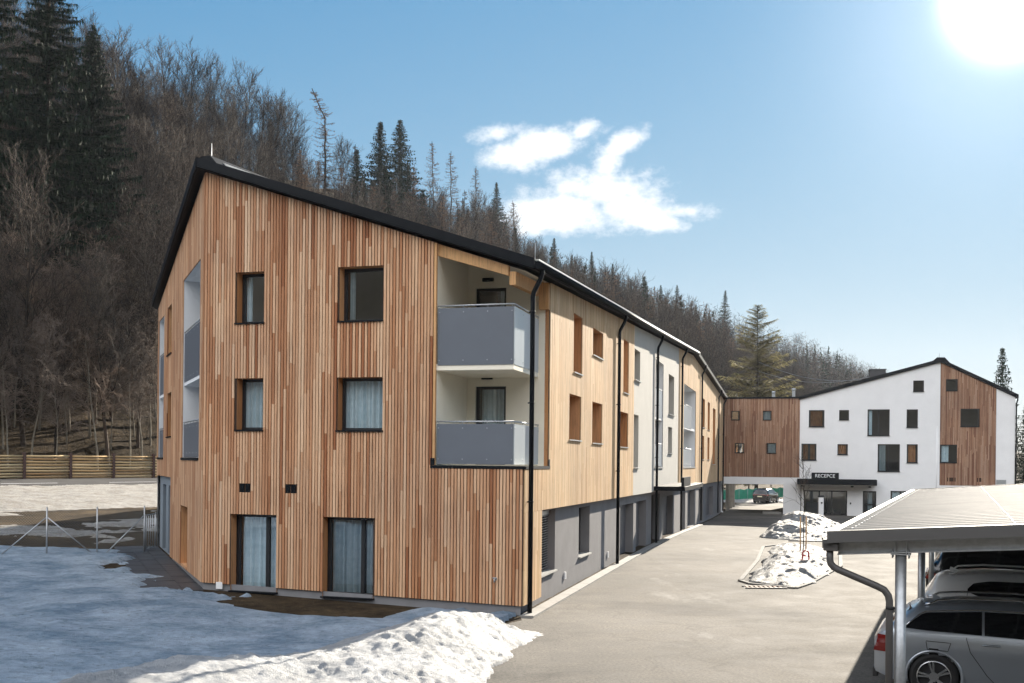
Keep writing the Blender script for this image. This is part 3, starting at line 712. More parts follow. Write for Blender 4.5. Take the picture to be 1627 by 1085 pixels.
def balcony(name, fr, pts, z0, z1, rail=True, parent=APT, mats=('panel','panel_sunlit')):
    """pts: list of (t,d) corners of the railing, panels between them"""
    for i, (a, b) in enumerate(zip(pts[:-1], pts[1:])):
        pa, pb = fr.p(a[0],a[1],0), fr.p(b[0],b[1],0); d = (pb-pa)/np.linalg.norm(pb-pa); nn = np.array([-d[1], d[0], 0])*.011
        p = MB(); pa2, pb2 = pa+d*.012, pb-d*.012
        p.hexa([pa2+nn+Z_*z0, pb2+nn+Z_*z0, pb2-nn+Z_*z0, pa2-nn+Z_*z0, pa2+nn+Z_*z1, pb2+nn+Z_*z1, pb2-nn+Z_*z1, pa2-nn+Z_*z1])
        s = MB(); L = np.linalg.norm(pb-pa); k = max(2, int(L/.65)+1)
        for j in range(k):
            q = pa+d*(.05+(L-.1)*j/(k-1))
            for zz in (z0+.12, z1-.10): p.tube([q-nn*2+Z_*zz, q+nn*2+Z_*zz], .014, 8, mi=1)
            s.tube([q+Z_*(z1-.02), q+Z_*(z1+.055)], .009, 6)
        po = p.build(name, [M[mats[0]] if i == 0 or len(mats) == 1 else M[mats[1]], M['steel']], parent)
        s.tube([pa+Z_*(z1+.06), pb+Z_*(z1+.06)], .021, 8)
        s.build('handrail', M['steel'], po)
balcony('balcony_panel', FF, [(2.22,-.012),(.27,-.012),(.27,-ED+.05)], 6.06, 7.46)
balcony('balcony_panel', FF, [(2.22,-.012),(.25,-.012),(.25,-ED+.05)], 3.64, 4.62)
m_ = MB(); bx(m_, FF, -.035, 2.36, -.03, .045, 3.53, 3.605); bx(m_, FE, -.05, 2.6, -.03, .045, 3.53, 3.604)
bx(m_, FF, 2.25, 2.36, .032, .046, 3.605, 3.78); bx(m_, FE, 2.44, 2.56, .032, .046, 3.605, 3.78)
m_.build('balcony_flashing', M['black'], APT)
m_ = MB()
m_.hexa([FF.p(2.25,-.06,zt_f(2.25)-.30), FF.p(.44,-.06,zt_f(.44)-.25), FF.p(.44,-.22,zt_f(.44)-.25), FF.p(2.25,-.22,zt_f(2.25)-.30),
         FF.p(2.25,-.06,zt_f(2.25)-.004), FF.p(.44,-.06,zt_f(.44)-.004), FF.p(.44,-.22,zt_f(.44)-.004), FF.p(2.25,-.22,zt_f(2.25)-.004)], 0, .6)
m_.hexa([FF.p(.24,-.02,7.98), FF.p(.40,-.02,7.98), FF.p(.40,-ED-.3,8.11), FF.p(.24,-ED-.3,8.11), FF.p(.24,-.02,8.30), FF.p(.40,-.02,8.30), FF.p(.40,-ED-.3,8.43), FF.p(.24,-ED-.3,8.43)], 0, .4)
m_.hexa([FF.p(-.02,-2.30,7.72), FF.p(.24,-2.30,7.72), FF.p(.24,-ED,7.72), FF.p(-.02,-ED,7.72), FF.p(-.02,-2.30,8.38), FF.p(.24,-2.30,8.46), FF.p(.24,-ED,8.46), FF.p(-.02,-ED,8.38)], 0, .3)
m_.build('timber_beam', M['glulam'], APT, tone=True)
m_ = MB(); bx(m_, FF, 2.25, 2.31, .0, .045, 3.6, zt_f(2.25)-.01); m_.build('corner_board', M['glulam'], APT, tone=True)

def loggia(fr, o, depth, zslab, panels, wallm, doors, front=.0):
    a, b, z0, z1 = o[:4]; mb = MB()
    mb.face([fr.p(a,0,z0), fr.p(a,0,z1), fr.p(a,-depth,z1), fr.p(a,-depth,z0)]); mb.face([fr.p(b,0,z0), fr.p(b,0,z1), fr.p(b,-depth,z1), fr.p(b,-depth,z0)])
    mb.face([fr.p(a,0,z1), fr.p(b,0,z1), fr.p(b,-depth,z1), fr.p(a,-depth,z1)]); mb.face([fr.p(a,0,z0), fr.p(b,0,z0), fr.p(b,-depth,z0), fr.p(a,-depth,z0)])
    in_ = Fr(fr.p(0,-depth,0), fr.t, fr.n)
    wall(mb, in_, a, b, z0, z1, doors, dep=.1); mb.build('loggia_wall', M[wallm], APT)
    for q in doors: window(APT, in_, *q, dep=.08, sill=False, name='balcony_door', curtain=[(q[0]+.1,q[1]-.1)])
    m_ = MB(); bx(m_, fr, a+.01, b-.01, -depth+.01, -.03, zslab[0], zslab[1]); m_.build('balcony_slab', M[wallm], APT)
    for (p0, p1, q0, q1) in panels: balcony('balcony_panel', fr, [(p0,-.03),(p1,-.03)], q0, q1, mats=('panel_sunlit',) if fr is FE else ('panel',))
    m_ = MB(); bx(m_, fr, a-.04, b+.04, -.1, .06, z0-.07, z0); m_.build('balcony_flashing', M['black'] if fr is FL else M['sill'], APT)
loggia(FE, LB, 1.5, (5.75,5.9), [(23.5,26.2,5.86,7.15),(23.5,26.2,3.55,4.55)], 'white', [(24.0,25.0,3.55,5.6),(24.0,25.0,5.95,8.0)])
loggia(FE, LC, 1.7, (5.72,5.86), [(35.8,40.8,5.8,7.1),(35.8,40.8,3.5,4.5)], 'white', [(37.5,38.7,3.5,5.55),(37.5,38.7,5.9,7.9),(40.2,41.2,5.9,7.9)])
loggia(FL, LL, 1.7, (5.90,6.03), [(.78,4.56,6.0,7.46),(.78,4.56,3.74,4.72)], 'white', [(2.0,3.0,3.75,5.75),(2.0,3.0,6.05,8.1)])
loggia(FL, LM, 1.5, (5.90,6.03), [(10.13,11.97,6.0,7.4),(10.13,11.97,3.74,4.7)], 'white', [])
# roof
Ao = A0-Fl*.28-E_*.17+Z_*8.52; Bo = B0-E_*.20+NL*.12+Z_*11.52; Co = C0+L_*.25+NL*.2+Z_*9.55
Kk = A0+E_*41.2-Fl*.28+Z_*10.72; Eo = A0+E_*70.2-Fl*.28+Z_*9.62; C2r = C2+Z_*9.5; C3r = C2+E_*16+Z_*9.4
mb = MB(); TH = .23
for tri in ((Ao,Kk,Bo),(Bo,C2r,Co),(Bo,Kk,C2r),(Kk,C3r,C2r),(Kk,Eo,C3r)):
    mb.face(list(tri), 0); mb.face([p-Z_*TH for p in tri][::-1], 1)
lp = [Ao,Bo,Co,C2r,C3r,Eo,Kk]
for a, b in zip(lp, lp[1:]+lp[:1]): mb.face([a, b, b-Z_*TH, a-Z_*TH], 2)
roof = mb.build('roof', [M['roofing'], M['black'], M['black']], APT)
m_ = MB()
def edge_bar(a, b, out, w, zlo, zhi):
    m_.hexa([a+Z_*zlo, b+Z_*zlo, b+out*w+Z_*zlo, a+out*w+Z_*zlo, a+Z_*zhi, b+Z_*zhi, b+out*w+Z_*zhi, a+out*w+Z_*zhi])
for a_, b_, o_ in ((Ao-E_*.002, Bo-E_*.002, -E_), (Bo+NL*.002, Co+NL*.002, NL), (Kk-Fl*.002, Eo-Fl*.002, -Fl)):
    m_ = MB(); edge_bar(a_, b_, o_, .05, -.20, .035); m_.build('barge_board', M['black'], roof)
m_ = MB(); m_.tube([Ao-Fl*.09+Z_*-.13-E_*.05, Kk-Fl*.09+Z_*-.13], .085, 12); m_.build('gutter', M['black'], roof)
m_ = MB(); edge_bar(Ao-Fl*.002, Kk-Fl*.002, -Fl, .10, -.02, .012); m_.build('sun_glint_strip', M['sill'], roof)  # bright strip added to paint the sun's reflection along the gutter rim
m_ = MB(); m_.tube([Bo+E_*.5+Fl*-.1-Z_*.1, Bo+E_*.5+Fl*-.1+Z_*.55], [.014,.006], 6); m_.build('lightning_rod', M['steel'], roof)
m_ = MB(); m_.tube([Ao+E_*.2+Fl*.05, Ao+E_*.2+Fl*.05+Z_*.45], [.014,.006], 6); m_.build('lightning_rod', M['steel'], roof)
m_ = MB(); q = Bo+E_*.35-Fl*.55-Z_*.2
m_.hexa([q, q-Fl*1.3-Z_*.43, q-Fl*1.3-Z_*.43+E_*1.5, q+E_*1.5, q+Z_*.16, q-Fl*1.3-Z_*.36, q-Fl*1.3-Z_*.36+E_*1.5, q+Z_*.16+E_*1.5])
m_.build('skylight', M['sill'], roof)
m_ = MB(); rd_ = (Kk-Bo)/np.linalg.norm(Kk-Bo); sd_ = np.array([rd_[1], -rd_[0], 0])
m_.hexa([Bo+rd_*.1+sd_*.62-Z_*.20, Bo+rd_*.1-sd_*.16-Z_*.05, Kk-rd_*4-sd_*.16-Z_*.05, Kk-rd_*4+sd_*.62-Z_*.20, Bo+rd_*.1+sd_*.34+Z_*.08, Bo+rd_*.1+sd_*.02+Z_*.09, Kk-rd_*4+sd_*.02+Z_*.09, Kk-rd_*4+sd_*.34+Z_*.08])
m_.build('ridge_cap', M['black'], roof)
# downpipes
for t, zb in ((.25,.0),(12.8,-.05),(23.4,-.05),(33.9,-.1),(46.4,-.2),(61.9,-.4),(67.8,-.5)):
    zt = zt_e(t)
    m_ = MB(); m_.tube([FE.p(t,.36,zt+.10), FE.p(t,.36,zt-.05), FE.p(t,.30,zt-.22), FE.p(t,.15,zt-.50), FE.p(t,.13,zt-.62), FE.p(t,.13,zb)], .058, 12)
    for z in (zt-1.0, zt-3.2, zt-5.6): m_.tube([FE.p(t,.13,z), FE.p(t,.13,z+.04)], .068, 12); bx(m_, FE, t-.012, t+.012, .03, .08, z, z+.03)
    m_.build('downpipe', M['black'], APT)
# rest of the walls (away from the camera) so the block is closed
mb = MB()
for a, b in ((C0, C2), (C2, C2+E_*16), (C2+E_*16, D0+E_*1.0)):
    mb.face([a-Z_*1, b-Z_*1, b+Z_*9.2, a+Z_*9.2])
mb.build('rear_wall', M['white'], APT)
# small things on the yard wall
for t in (5.2, 12.2): m_ = MB(); bx(m_, FE, t, t+.10, -.14, -.09, .32, .52); m_.build('socket_box', M['whitepaint'], APT)
m_ = MB(); bx(m_, FE, 23.2, 32.6, -.10, 1.45, 2.42, 2.62); cpy = m_.build('entrance_canopy', M['black'], APT, bevel=.01)
m_ = MB(); bx(m_, FE, 23.0, 26.0, 1.30, 1.42, 2.625, 3.05); m_.build('sign_board', M['black'], cpy)
m_ = MB(); m_.face([FE.p(31.0,1.46,2.63), FE.p(32.6,1.46,2.63), FE.p(32.6,1.0,2.63), FE.p(31.0,1.0,2.63)]); m_.build('sun_glint_strip', M['sill'], cpy)  # bright sheet painting sunlight on the canopy's far end

# ------------------------------------------------------------------ link building over the passage
LNK = empty('link_building', D0+np.array([3.0, 0, -.7])-E_*0, 'flat roofed link clad in brown battens bridging the drive passage between the two buildings', 'building')
lnk_w = [(.72,1.42,7.55,8.37),(3.42,4.16,7.55,8.37),(1.08,1.84,4.62,5.50),(3.82,4.62,4.60,5.52)]
mb = MB(); wall(mb, FR, -.16, 6.60, 2.5, 9.45, lnk_w, dep=.16); mb.build('wood_wall', M['backing'], LNK)
mb = MB(); cladding(mb, FR, -.14, 6.60, 2.5, 9.45, lnk_w, seed=21); mb.build('cladding', M['cladding_old'], LNK, tone=True)
for o in lnk_w: window(LNK, FR, *o, dep=.10, fw=.06, curtain=[(o[0]+.08, o[1]-.08)] if o[0] in (3.42,3.82) else [])
mb = MB()
bx(mb, FR, -.16, 6.60, -.35, .03, 1.86, 2.48)
bx(mb, FR, 5.25, 6.60, -14, .02, -1.4, 1.86)
bx(mb, FR, -.16, 6.6, -14, -13.7, 1.86, 2.48)
mb.face([FR.p(-.16,-.35,1.9), FR.p(5.25,-.35,1.9), FR.p(5.25,-13.7,1.9), FR.p(-.16,-13.7,1.9)])
mb.face([FR.p(-.16,-14,2.4), FR.p(6.6,-14,2.4), FR.p(6.6,-14,9.4), FR.p(-.16,-14,9.4)])
mb.build('concrete_frame', M['white'], LNK)
mb = MB()
for d in (-4, -9, -13.4): mb = MB(); bx(mb, FR, .02, .30, d-.3, d, -1.4, 1.89); mb.build('passage_column', M['concrete'], LNK)
mb = MB(); bx(mb, FR, -.16, 6.62, -14.1, .08, 9.45, 9.60); mb.build('roof', M['black'], LNK)
mb = MB(); bx(mb, FR, .2, 6.4, -2.2, -2.1, 2.6, 9.3); mb.build('inner_wall', M['room'], LNK)
for (t, h) in ((4.1, .55), (5.9, .8)):
    m_ = MB(); bx(m_, FR, t, t+.28, -4.5, -4.2, 9.60, 9.60+h); m_.tube([FR.p(t+.14,-4.35,9.60+h), FR.p(t+.14,-4.35,9.85+h)], .16, 10); m_.build('roof_vent', M['steel'], LNK)
# ------------------------------------------------------------------ reception building
REC = empty('reception_building', FR.p(15, -5, -.75), 'white gabled reception building with scattered dark windows and a black canopy', 'building')
AP, RE_ = 18.04, 23.85
zt_r = lambda t: 9.36+(12.42-9.36)*(t-6.6)/(AP-6.6) if t < AP else 12.42-(12.42-9.42)*(t-AP)/(RE_-AP)
RW = [(7.36,8.66,6.95,8.42),(9.88,10.70,7.55,8.42),(12.22,14.02,6.2,8.47),(15.38,16.28,6.9,8.46),(15.88,16.74,9.97,10.92),
      (6.76,8.02,4.03,5.48),(9.77,10.63,4.54,5.46),(13.08,14.87,3.12,5.48),(15.42,16.30,3.89,5.48)]
RWW = [(18.48,19.38,10.0,11.0),(19.62,21.08,6.97,8.5),(18.06,19.40,3.92,5.46)]
GL = (7.0,10.62,-.80,1.40); DO = (11.9,13.0,-.84,1.42); GW = (14.15,15.8,-.2,1.47)
mb = MB(); wall(mb, FR, 6.60, RE_, -1.6, zt_r, RW+[GL, DO, GW, (18.04,22.4,2.02,99,False)], dep=.16, brk=(AP,)); mb.build('render_wall', M['white'], REC)
mb = MB(); wall(mb, FR, 18.04, 22.4, 2.02, zt_r, RWW, dep=.16); mb.build('wood_wall', M['backing'], REC)
mb = MB(); cladding(mb, FR, 18.06, 22.38, 2.02, zt_r, RWW+[(18.62+.2*k,18.72+.2*k,2.35,2.68) for k in range(4)]+[(20.95,21.07,2.35,2.68),(21.17,21.29,2.35,2.68)], seed=31)
mb.build('cladding', M['cladding_old'], REC, tone=True)
curt = {0:[(7.5,8.5)], 5:[(6.9,7.3),(7.5,7.9)], 7:[(13.2,13.75)], 2:[(12.35,12.6)], 8:[(15.55,16.15)], 6:[(9.85,10.5)]}
for i, o in enumerate(RW): window(REC, FR, *o, dep=.07, fw=.075, mull=((o[0]+o[1])/2,) if i in (2, 7) else (), curtain=curt.get(i, []), cmat='warm' if i in (0, 5, 6, 8) else 'curtain')
for i, o in enumerate(RWW): window(REC, FR, *o, dep=.05, fw=.085, curtain=[(18.2,18.75)] if i == 2 else [])
gl = window(REC, FR, *GL, dep=.10, fw=.09, mull=(8.3,9.35), name='glazed_entrance', sill=False)
window(REC, FR, *DO, dep=.10, fw=.12, name='entrance_door', sill=False, hbar=.25, curtain=[(12.3,12.7)])
window(REC, FR, *GW, dep=.08, fw=.07, mull=(14.98,), curtain=[(14.3,14.9),(15.05,15.7)])
mb = MB()
def room(t0, t1, d1, z0, z1):
    mb.face([FR.p(t0,-.3,z0), FR.p(t0,-d1,z0), FR.p(t0,-d1,z1), FR.p(t0,-.3,z1)]); mb.face([FR.p(t1,-.3,z0), FR.p(t1,-d1,z0), FR.p(t1,-d1,z1), FR.p(t1,-.3,z1)])
    mb.face([FR.p(t0,-d1,z0), FR.p(t1,-d1,z0), FR.p(t1,-d1,z1), FR.p(t0,-d1,z1)]); mb.face([FR.p(t0,-.2,z0), FR.p(t1,-.2,z0), FR.p(t1,-d1,z0), FR.p(t0,-d1,z0)])
    mb.face([FR.p(t0,-.2,z1), FR.p(t1,-.2,z1), FR.p(t1,-d1,z1), FR.p(t0,-d1,z1)])
room(6.7, 11.3, 5, -.86, 2.2)
mb.build('reception_room', M['room_light'], REC)
mb = MB(); bx(mb, FR, 7.2, 8.7, -3.2, -2.6, -.86, .25); bx(mb, FR, 9.0, 9.1, -4.8, -4.0, -.8, 1.5); bx(mb, FR, 9.6, 10.2, -2.4, -1.9, -.86, -.4); mb.build('reception_desk', M['doorgrey'], REC)
mb = MB(); room(11.5, 22, 1.6, -.9, 1.9); room(6.9, 17.9, 2.2, 2.4, 5.9); room(6.9, 17.9, 2.2, 6.0, 8.9); room(14, 20, 2, 9.1, 10.9); room(18.0, 22.3, 2.2, 2.4, 8.9); mb.build('inner_wall', M['room'], REC)
# roof, edge, chimney
mb = MB(); rl = [(6.5,9.62),(AP,12.74),(RE_+.22,9.66)]
for (a, b) in zip(rl[:-1], rl[1:]):
    mb.hexa([FR.p(a[0],.16,a[1]-.28), FR.p(b[0],.16,b[1]-.28), FR.p(b[0],-22,b[1]-.28), FR.p(a[0],-22,a[1]-.28), FR.p(a[0],.16,a[1]), FR.p(b[0],.16,b[1]), FR.p(b[0],-22,b[1]), FR.p(a[0],-22,a[1])])
rr = mb.build('roof', M['black'], REC)
m_ = MB(); m_.hexa([FR.p(AP-.75,.18,12.46), FR.p(AP+.75,.18,12.33), FR.p(AP+.75,-22,12.33), FR.p(AP-.75,-22,12.46), FR.p(AP-.3,.18,12.86), FR.p(AP+.3,.18,12.84), FR.p(AP+.3,-22,12.84), FR.p(AP-.3,-22,12.86)])
m_.tube([FR.p(AP-.1,-.1,12.8), FR.p(AP-.1,-.1,13.25)], [.014,.007], 6); m_.build('ridge_cap', M['black'], rr)
m_ = MB(); bx(m_, FR, 12.55, 13.85, -3.6, -2.4, 10.4, 12.08); bx(m_, FR, 12.48, 13.92, -3.67, -2.33, 12.08, 12.16); m_.build('chimney', M['darkgrey'], rr)
mb = MB(); mb.face([FR.p(RE_,0,-1.5), FR.p(RE_,-22,-1.5), FR.p(RE_,-22,9.4), FR.p(RE_,0,9.4)]); mb.face([FR.p(6.6,-22,-1.5), FR.p(RE_,-22,-1.5), FR.p(RE_,-22,9.4), FR.p(6.6,-22,9.4)])
mb.face([FR.p(6.62,-14.1,-1.5), FR.p(6.62,-22,-1.5), FR.p(6.62,-22,9.4), FR.p(6.62,-14.1,9.4)]); mb.build('rear_wall', M['white'], REC)
m_ = MB(); m_.tube([FR.p(RE_+.16,.1,9.5), FR.p(RE_+.16,.1,9.2), FR.p(RE_+.07,.07,8.9), FR.p(RE_+.07,.07,-.8)], .06, 10); m_.build('downpipe', M['black'], REC)
# canopy with its sign
m_ = MB(); bx(m_, FR, 6.42, 12.95, .02, 1.45, 1.92, 2.42); cp = m_.build('canopy', M['black'], REC, bevel=.015)
m_ = MB(); bx(m_, FR, 6.44, 12.93, .04, 1.43, 1.905, 1.916); m_.build('canopy_soffit', M['cream'], cp)
m_ = MB(); bx(m_, FR, 7.60, 9.86, 1.38, 1.455, 2.42, 2.97); sb = m_.build('sign_board', M['black'], cp)
M['letter'] = simple('sign_letter_white', (.80,.82,.84), .5, var=.02)
def sign_text(txt, fr, t0, t1, zmid, h, d, parent):
    cu = bpy.data.curves.new('sign_letters', 'FONT'); cu.body = txt; cu.size = 1.0; cu.extrude = .03; cu.align_x = 'LEFT'; cu.offset = .004
    to = bpy.data.objects.new('sign_letters', cu); COL.objects.link(to); bpy.context.view_layer.update()
    dg = bpy.context.evaluated_depsgraph_get(); me = bpy.data.meshes.new_from_object(to.evaluated_get(dg)); bpy.data.objects.remove(to)
    co = np.array([v.co[:] for v in me.vertices]); lo, hi = co.min(0), co.max(0)
    off = np.array(root_loc(parent))
    for v in me.vertices:
        u = (v.co.x-lo[0])/(hi[0]-lo[0]); w = (v.co.y-lo[1])/(hi[1]-lo[1])
        v.co = fr.p(t0+(t1-t0)*u, d+v.co.z*.5, zmid-h/2+h*w)-off
    me.materials.clear(); me.materials.append(M['letter'])
    o = bpy.data.objects.new('sign_letters', me); COL.objects.link(o); o.parent = parent
sign_text('RECEPCE', FR, 7.92, 9.54, 2.70, .29, 1.47, sb)
for t in (6.75, 10.9, 12.35):
    m_ = MB(); bx(m_, FR, t, t+.22, .0, .09, 1.72, 1.84); m_.build('wall_lamp', M['black'], REC)
m_ = MB(); bx(m_, FR, 10.85, 10.95, .0, .04, .25, .40); m_.build('door_bell', M['black'], REC)
m_ = MB(); bx(m_, FR, 22.45, 23.2, .0, .04, 2.1, 2.55)
for k in range(5): bx(m_, FR, 22.48, 23.17, .04, .06, 2.14+k*.08, 2.18+k*.08)
m_.build('vent', M['steel'], REC)
m_ = MB(); m_.tube([FR.p(6.75,1.35,1.92), FR.p(6.75,1.35,-.9)], .035, 8); m_.build('canopy_drain', M['black'], cp)

# ------------------------------------------------------------------ carport
CAZ = R_(23.8); CE = np.array([math.sin(CAZ), math.cos(CAZ), 0]); CX = np.array([math.cos(CAZ), -math.sin(CAZ), 0])
CP = np.array([.3834*12, 12.0, 0]); SP = 7.16
CARP = empty('carport', CP, 'open steel carport with a corrugated sheet roof on round galvanised posts over the parked cars', 'carport')
class FrC:
    def p(s, x, e, z): return CP + CX*x + CE*e + np.array([0, 0, z])
FC = FrC(); slope = .075
def bc(mb, x0, x1, e0, e1, z0, z1, mi=0):   # box that follows the roof's fall
    P = FC.p; mb.hexa([P(x0,e0,z0+slope*x0), P(x1,e0,z0+slope*x1), P(x1,e1,z0+slope*x1), P(x0,e1,z0+slope*x0), P(x0,e0,z1+slope*x0), P(x1,e0,z1+slope*x1), P(x1,e1,z1+slope*x1), P(x0,e1,z1+slope*x0)], mi)
XR = 5.6; EL = 3*SP
rv = []; rf = []; es = np.arange(-.24, EL+.35, .028)
prof = lambda e: .056*np.clip(1.6*np.sin(2*math.pi*e/.21), -1, 1)*.5
xs = [-.74, 1.2, 3.4, XR]
for e in es:
    for x in xs:
        q = FC.p(x, e, 2.975+slope*x+prof(e)); rv.append(q)
n = len(xs); ne = len(es); rf = [(i*n+j, i*n+j+1, (i+1)*n+j+1, (i+1)*n+j) for i in range(ne-1) for j in range(n-1)]
M['fascia2'] = simple('carport_gutter_grey', (.075,.073,.072), .45, var=.08)
m_, nt, b = newmat('trapezoidal_sheet'); b.inputs['Metallic'].default_value = 0; b.inputs['Roughness'].default_value = .6; b.inputs['Specular IOR Level'].default_value = .04; b.inputs['Base Color'].default_value = (.52,.53,.53,1)
nt.links.new(ramp(nt, noise(nt, coords(nt), 1.2, 4), [(.3,(.075,.078,.082)),(.7,(.115,.115,.115))]), b.inputs['Base Color']); M['sheet'] = m_
ro = np_mesh('roof_sheet', np.array(rv)-CP, np.array(rf), M['sheet'], CARP)
ro.modifiers.new('thick', 'SOLIDIFY').thickness = .006
mb = MB()
for e in np.arange(.0, EL, .42):
    for x in (-.55, 1.2, 3.3):
        q = FC.p(x, e+.052, 3.0+slope*x); mb.tube([q, q+Z_*.012], .012, 6)
mb.build('roof_screw', M['steel'], ro)
mb = MB(); bc(mb, -.81, XR+.1, -.285, -.245, 2.86, 3.0); mb.build('fascia', M['fascia2'], CARP)
mb = MB(); bc(mb, -.81, XR+.1, EL+.34, EL+.37, 2.8, 3.02); mb.build('fascia', M['fascia2'], CARP)
mb = MB(); bc(mb, -.79, -.68, -.24, EL+.34, 2.975, 3.005); mb.build('edge_flashing', M['sill'], CARP)
mb = MB(); bc(mb, -.87, -.75, -.22, EL+.3, 2.80, 2.90); bc(mb, -.88, -.86, -.22, EL+.3, 2.90, 2.925); mb.build('gutter', M['fascia2'], CARP)
for k in range(4):
    e = k*SP; mb = MB()
    bc(mb, -.71, XR, e-.09, e+.09, 2.86, 2.875); bc(mb, -.71, XR, e-.09, e+.09, 2.70, 2.715); bc(mb, -.71, XR, e-.006, e+.006, 2.715, 2.86)
    mb.build('beam', M['steel'], CARP)
for x in np.arange(-.6, XR, 1.1):
    mb = MB(); bc(mb, x-.03, x+.03, -.2, EL+.3, 2.88, 2.945); mb.build('purlin', M['steel'], CARP)
for k in range(4):
    for x in (0, 4.9):
        e = k*SP; q = FC.p(x, e, 0); zt = 2.69+slope*x; mb = MB()
        mb.tube([q+Z_*(gz(q[0],q[1])-.1), q+Z_*zt], .0635, 20)
        po = mb.build('post', M['steel'], CARP)
        mb = MB(); g0 = gz(q[0], q[1])
        for z0 in (zt-.012, g0+.02): mb.hexa([FC.p(x+a, e+b_, z0+c) for c in (0, .014) for a, b_ in ((-.11,-.09),(.11,-.09),(.11,.09),(-.11,.09))])
        for a in (-.09, .09):
            for b_ in (-.07, .07): mb.tube([FC.p(x+a,e+b_,zt-.05), FC.p(x+a,e+b_,zt+.05)], .009, 6)
        for a in (-.062, .062): mb.hexa([FC.p(x+a-.005,e-.085,zt+.006), FC.p(x+a+.005,e-.085,zt+.006), FC.p(x+a+.005,e-.012,zt+.006), FC.p(x+a-.005,e-.012,zt+.006),
                                         FC.p(x+a-.005,e-.085,zt+.17), FC.p(x+a+.005,e-.085,zt+.17), FC.p(x+a+.005,e-.012,zt+.17), FC.p(x+a-.005,e-.012,zt+.17)])
        mb.build('post_plate', M['steel'], po)
M['pipe'] = simple('downpipe_brown_grey', (.070,.066,.064), .42, var=.06)
mb = MB(); P = FC.p
mb.tube([P(-.79,-.14,2.80), P(-.79,-.14,2.70)], [.08,.058], 14)
pts = [P(-.79,-.14,2.72), P(-.79,-.14,2.60), P(-.78,-.14,2.545), P(-.745,-.135,2.505), P(-.69,-.13,2.475), P(-.26,-.05,2.295), P(-.18,-.04,2.255), P(-.135,-.03,2.19), P(-.12,-.03,2.12), P(-.1145,-.03,-.05)]
mb.tube(pts, .042, 14)
dp = mb.build('downpipe', M['pipe'], CARP)
mb = MB(); mb.hexa([P(-.86+a*.17, -.22+b_*.16, z) for z in (2.70, 2.80) for a, b_ in ((0,0),(1,0),(1,1),(0,1))]); mb.build('rainwater_hopper', M['pipe'], dp, bevel=.01)
mb = MB(); mb.tube([P(-.1145,-.03,2.03), P(-.1145,-.03,2.06)], .05, 14); mb.tube([P(-.1145,-.03,2.045), P(-.0,-.0,2.045)], .012, 6); mb.build('pipe_clamp', M['rubber'], dp)

# ------------------------------------------------------------------ cars
def paint(name, col, metal=.6, rough=.28):
    return simple(name, col, rough, metal, var=.02, coat=.8)
M['p_silver'] = paint('silver_paint', (.40,.44,.49)); M['p_white'] = paint('white_car_paint', (.62,.62,.61), .0, .3)
M['p_black'] = paint('black_car_paint', (.012,.012,.014), .2, .2); M['p_dark'] = paint('dark_car_paint', (.02,.021,.024), .4, .2)
M['lamp_red'] = simple('tail_lamp_red', (.15,.004,.005), .12, var=.1, spec=.8)
M['lamp_clear'] = simple('head_lamp', (.55,.57,.6), .1, .3, var=.1)
M['chrome'] = simple('chrome_trim', (.65,.66,.68), .12, 1.0, var=.05)
M['alloy'] = simple('alloy_rim', (.50,.51,.53), .25, .9, var=.05)
M['plastic'] = simple('black_plastic', (.018,.018,.019), .6, var=.1)
M['plate'] = simple('number_plate', (.72,.68,.50), .5, var=.03)
def pl(x, tab): return float(np.interp(x, [a for a, _ in tab], [b for _, b in tab]))
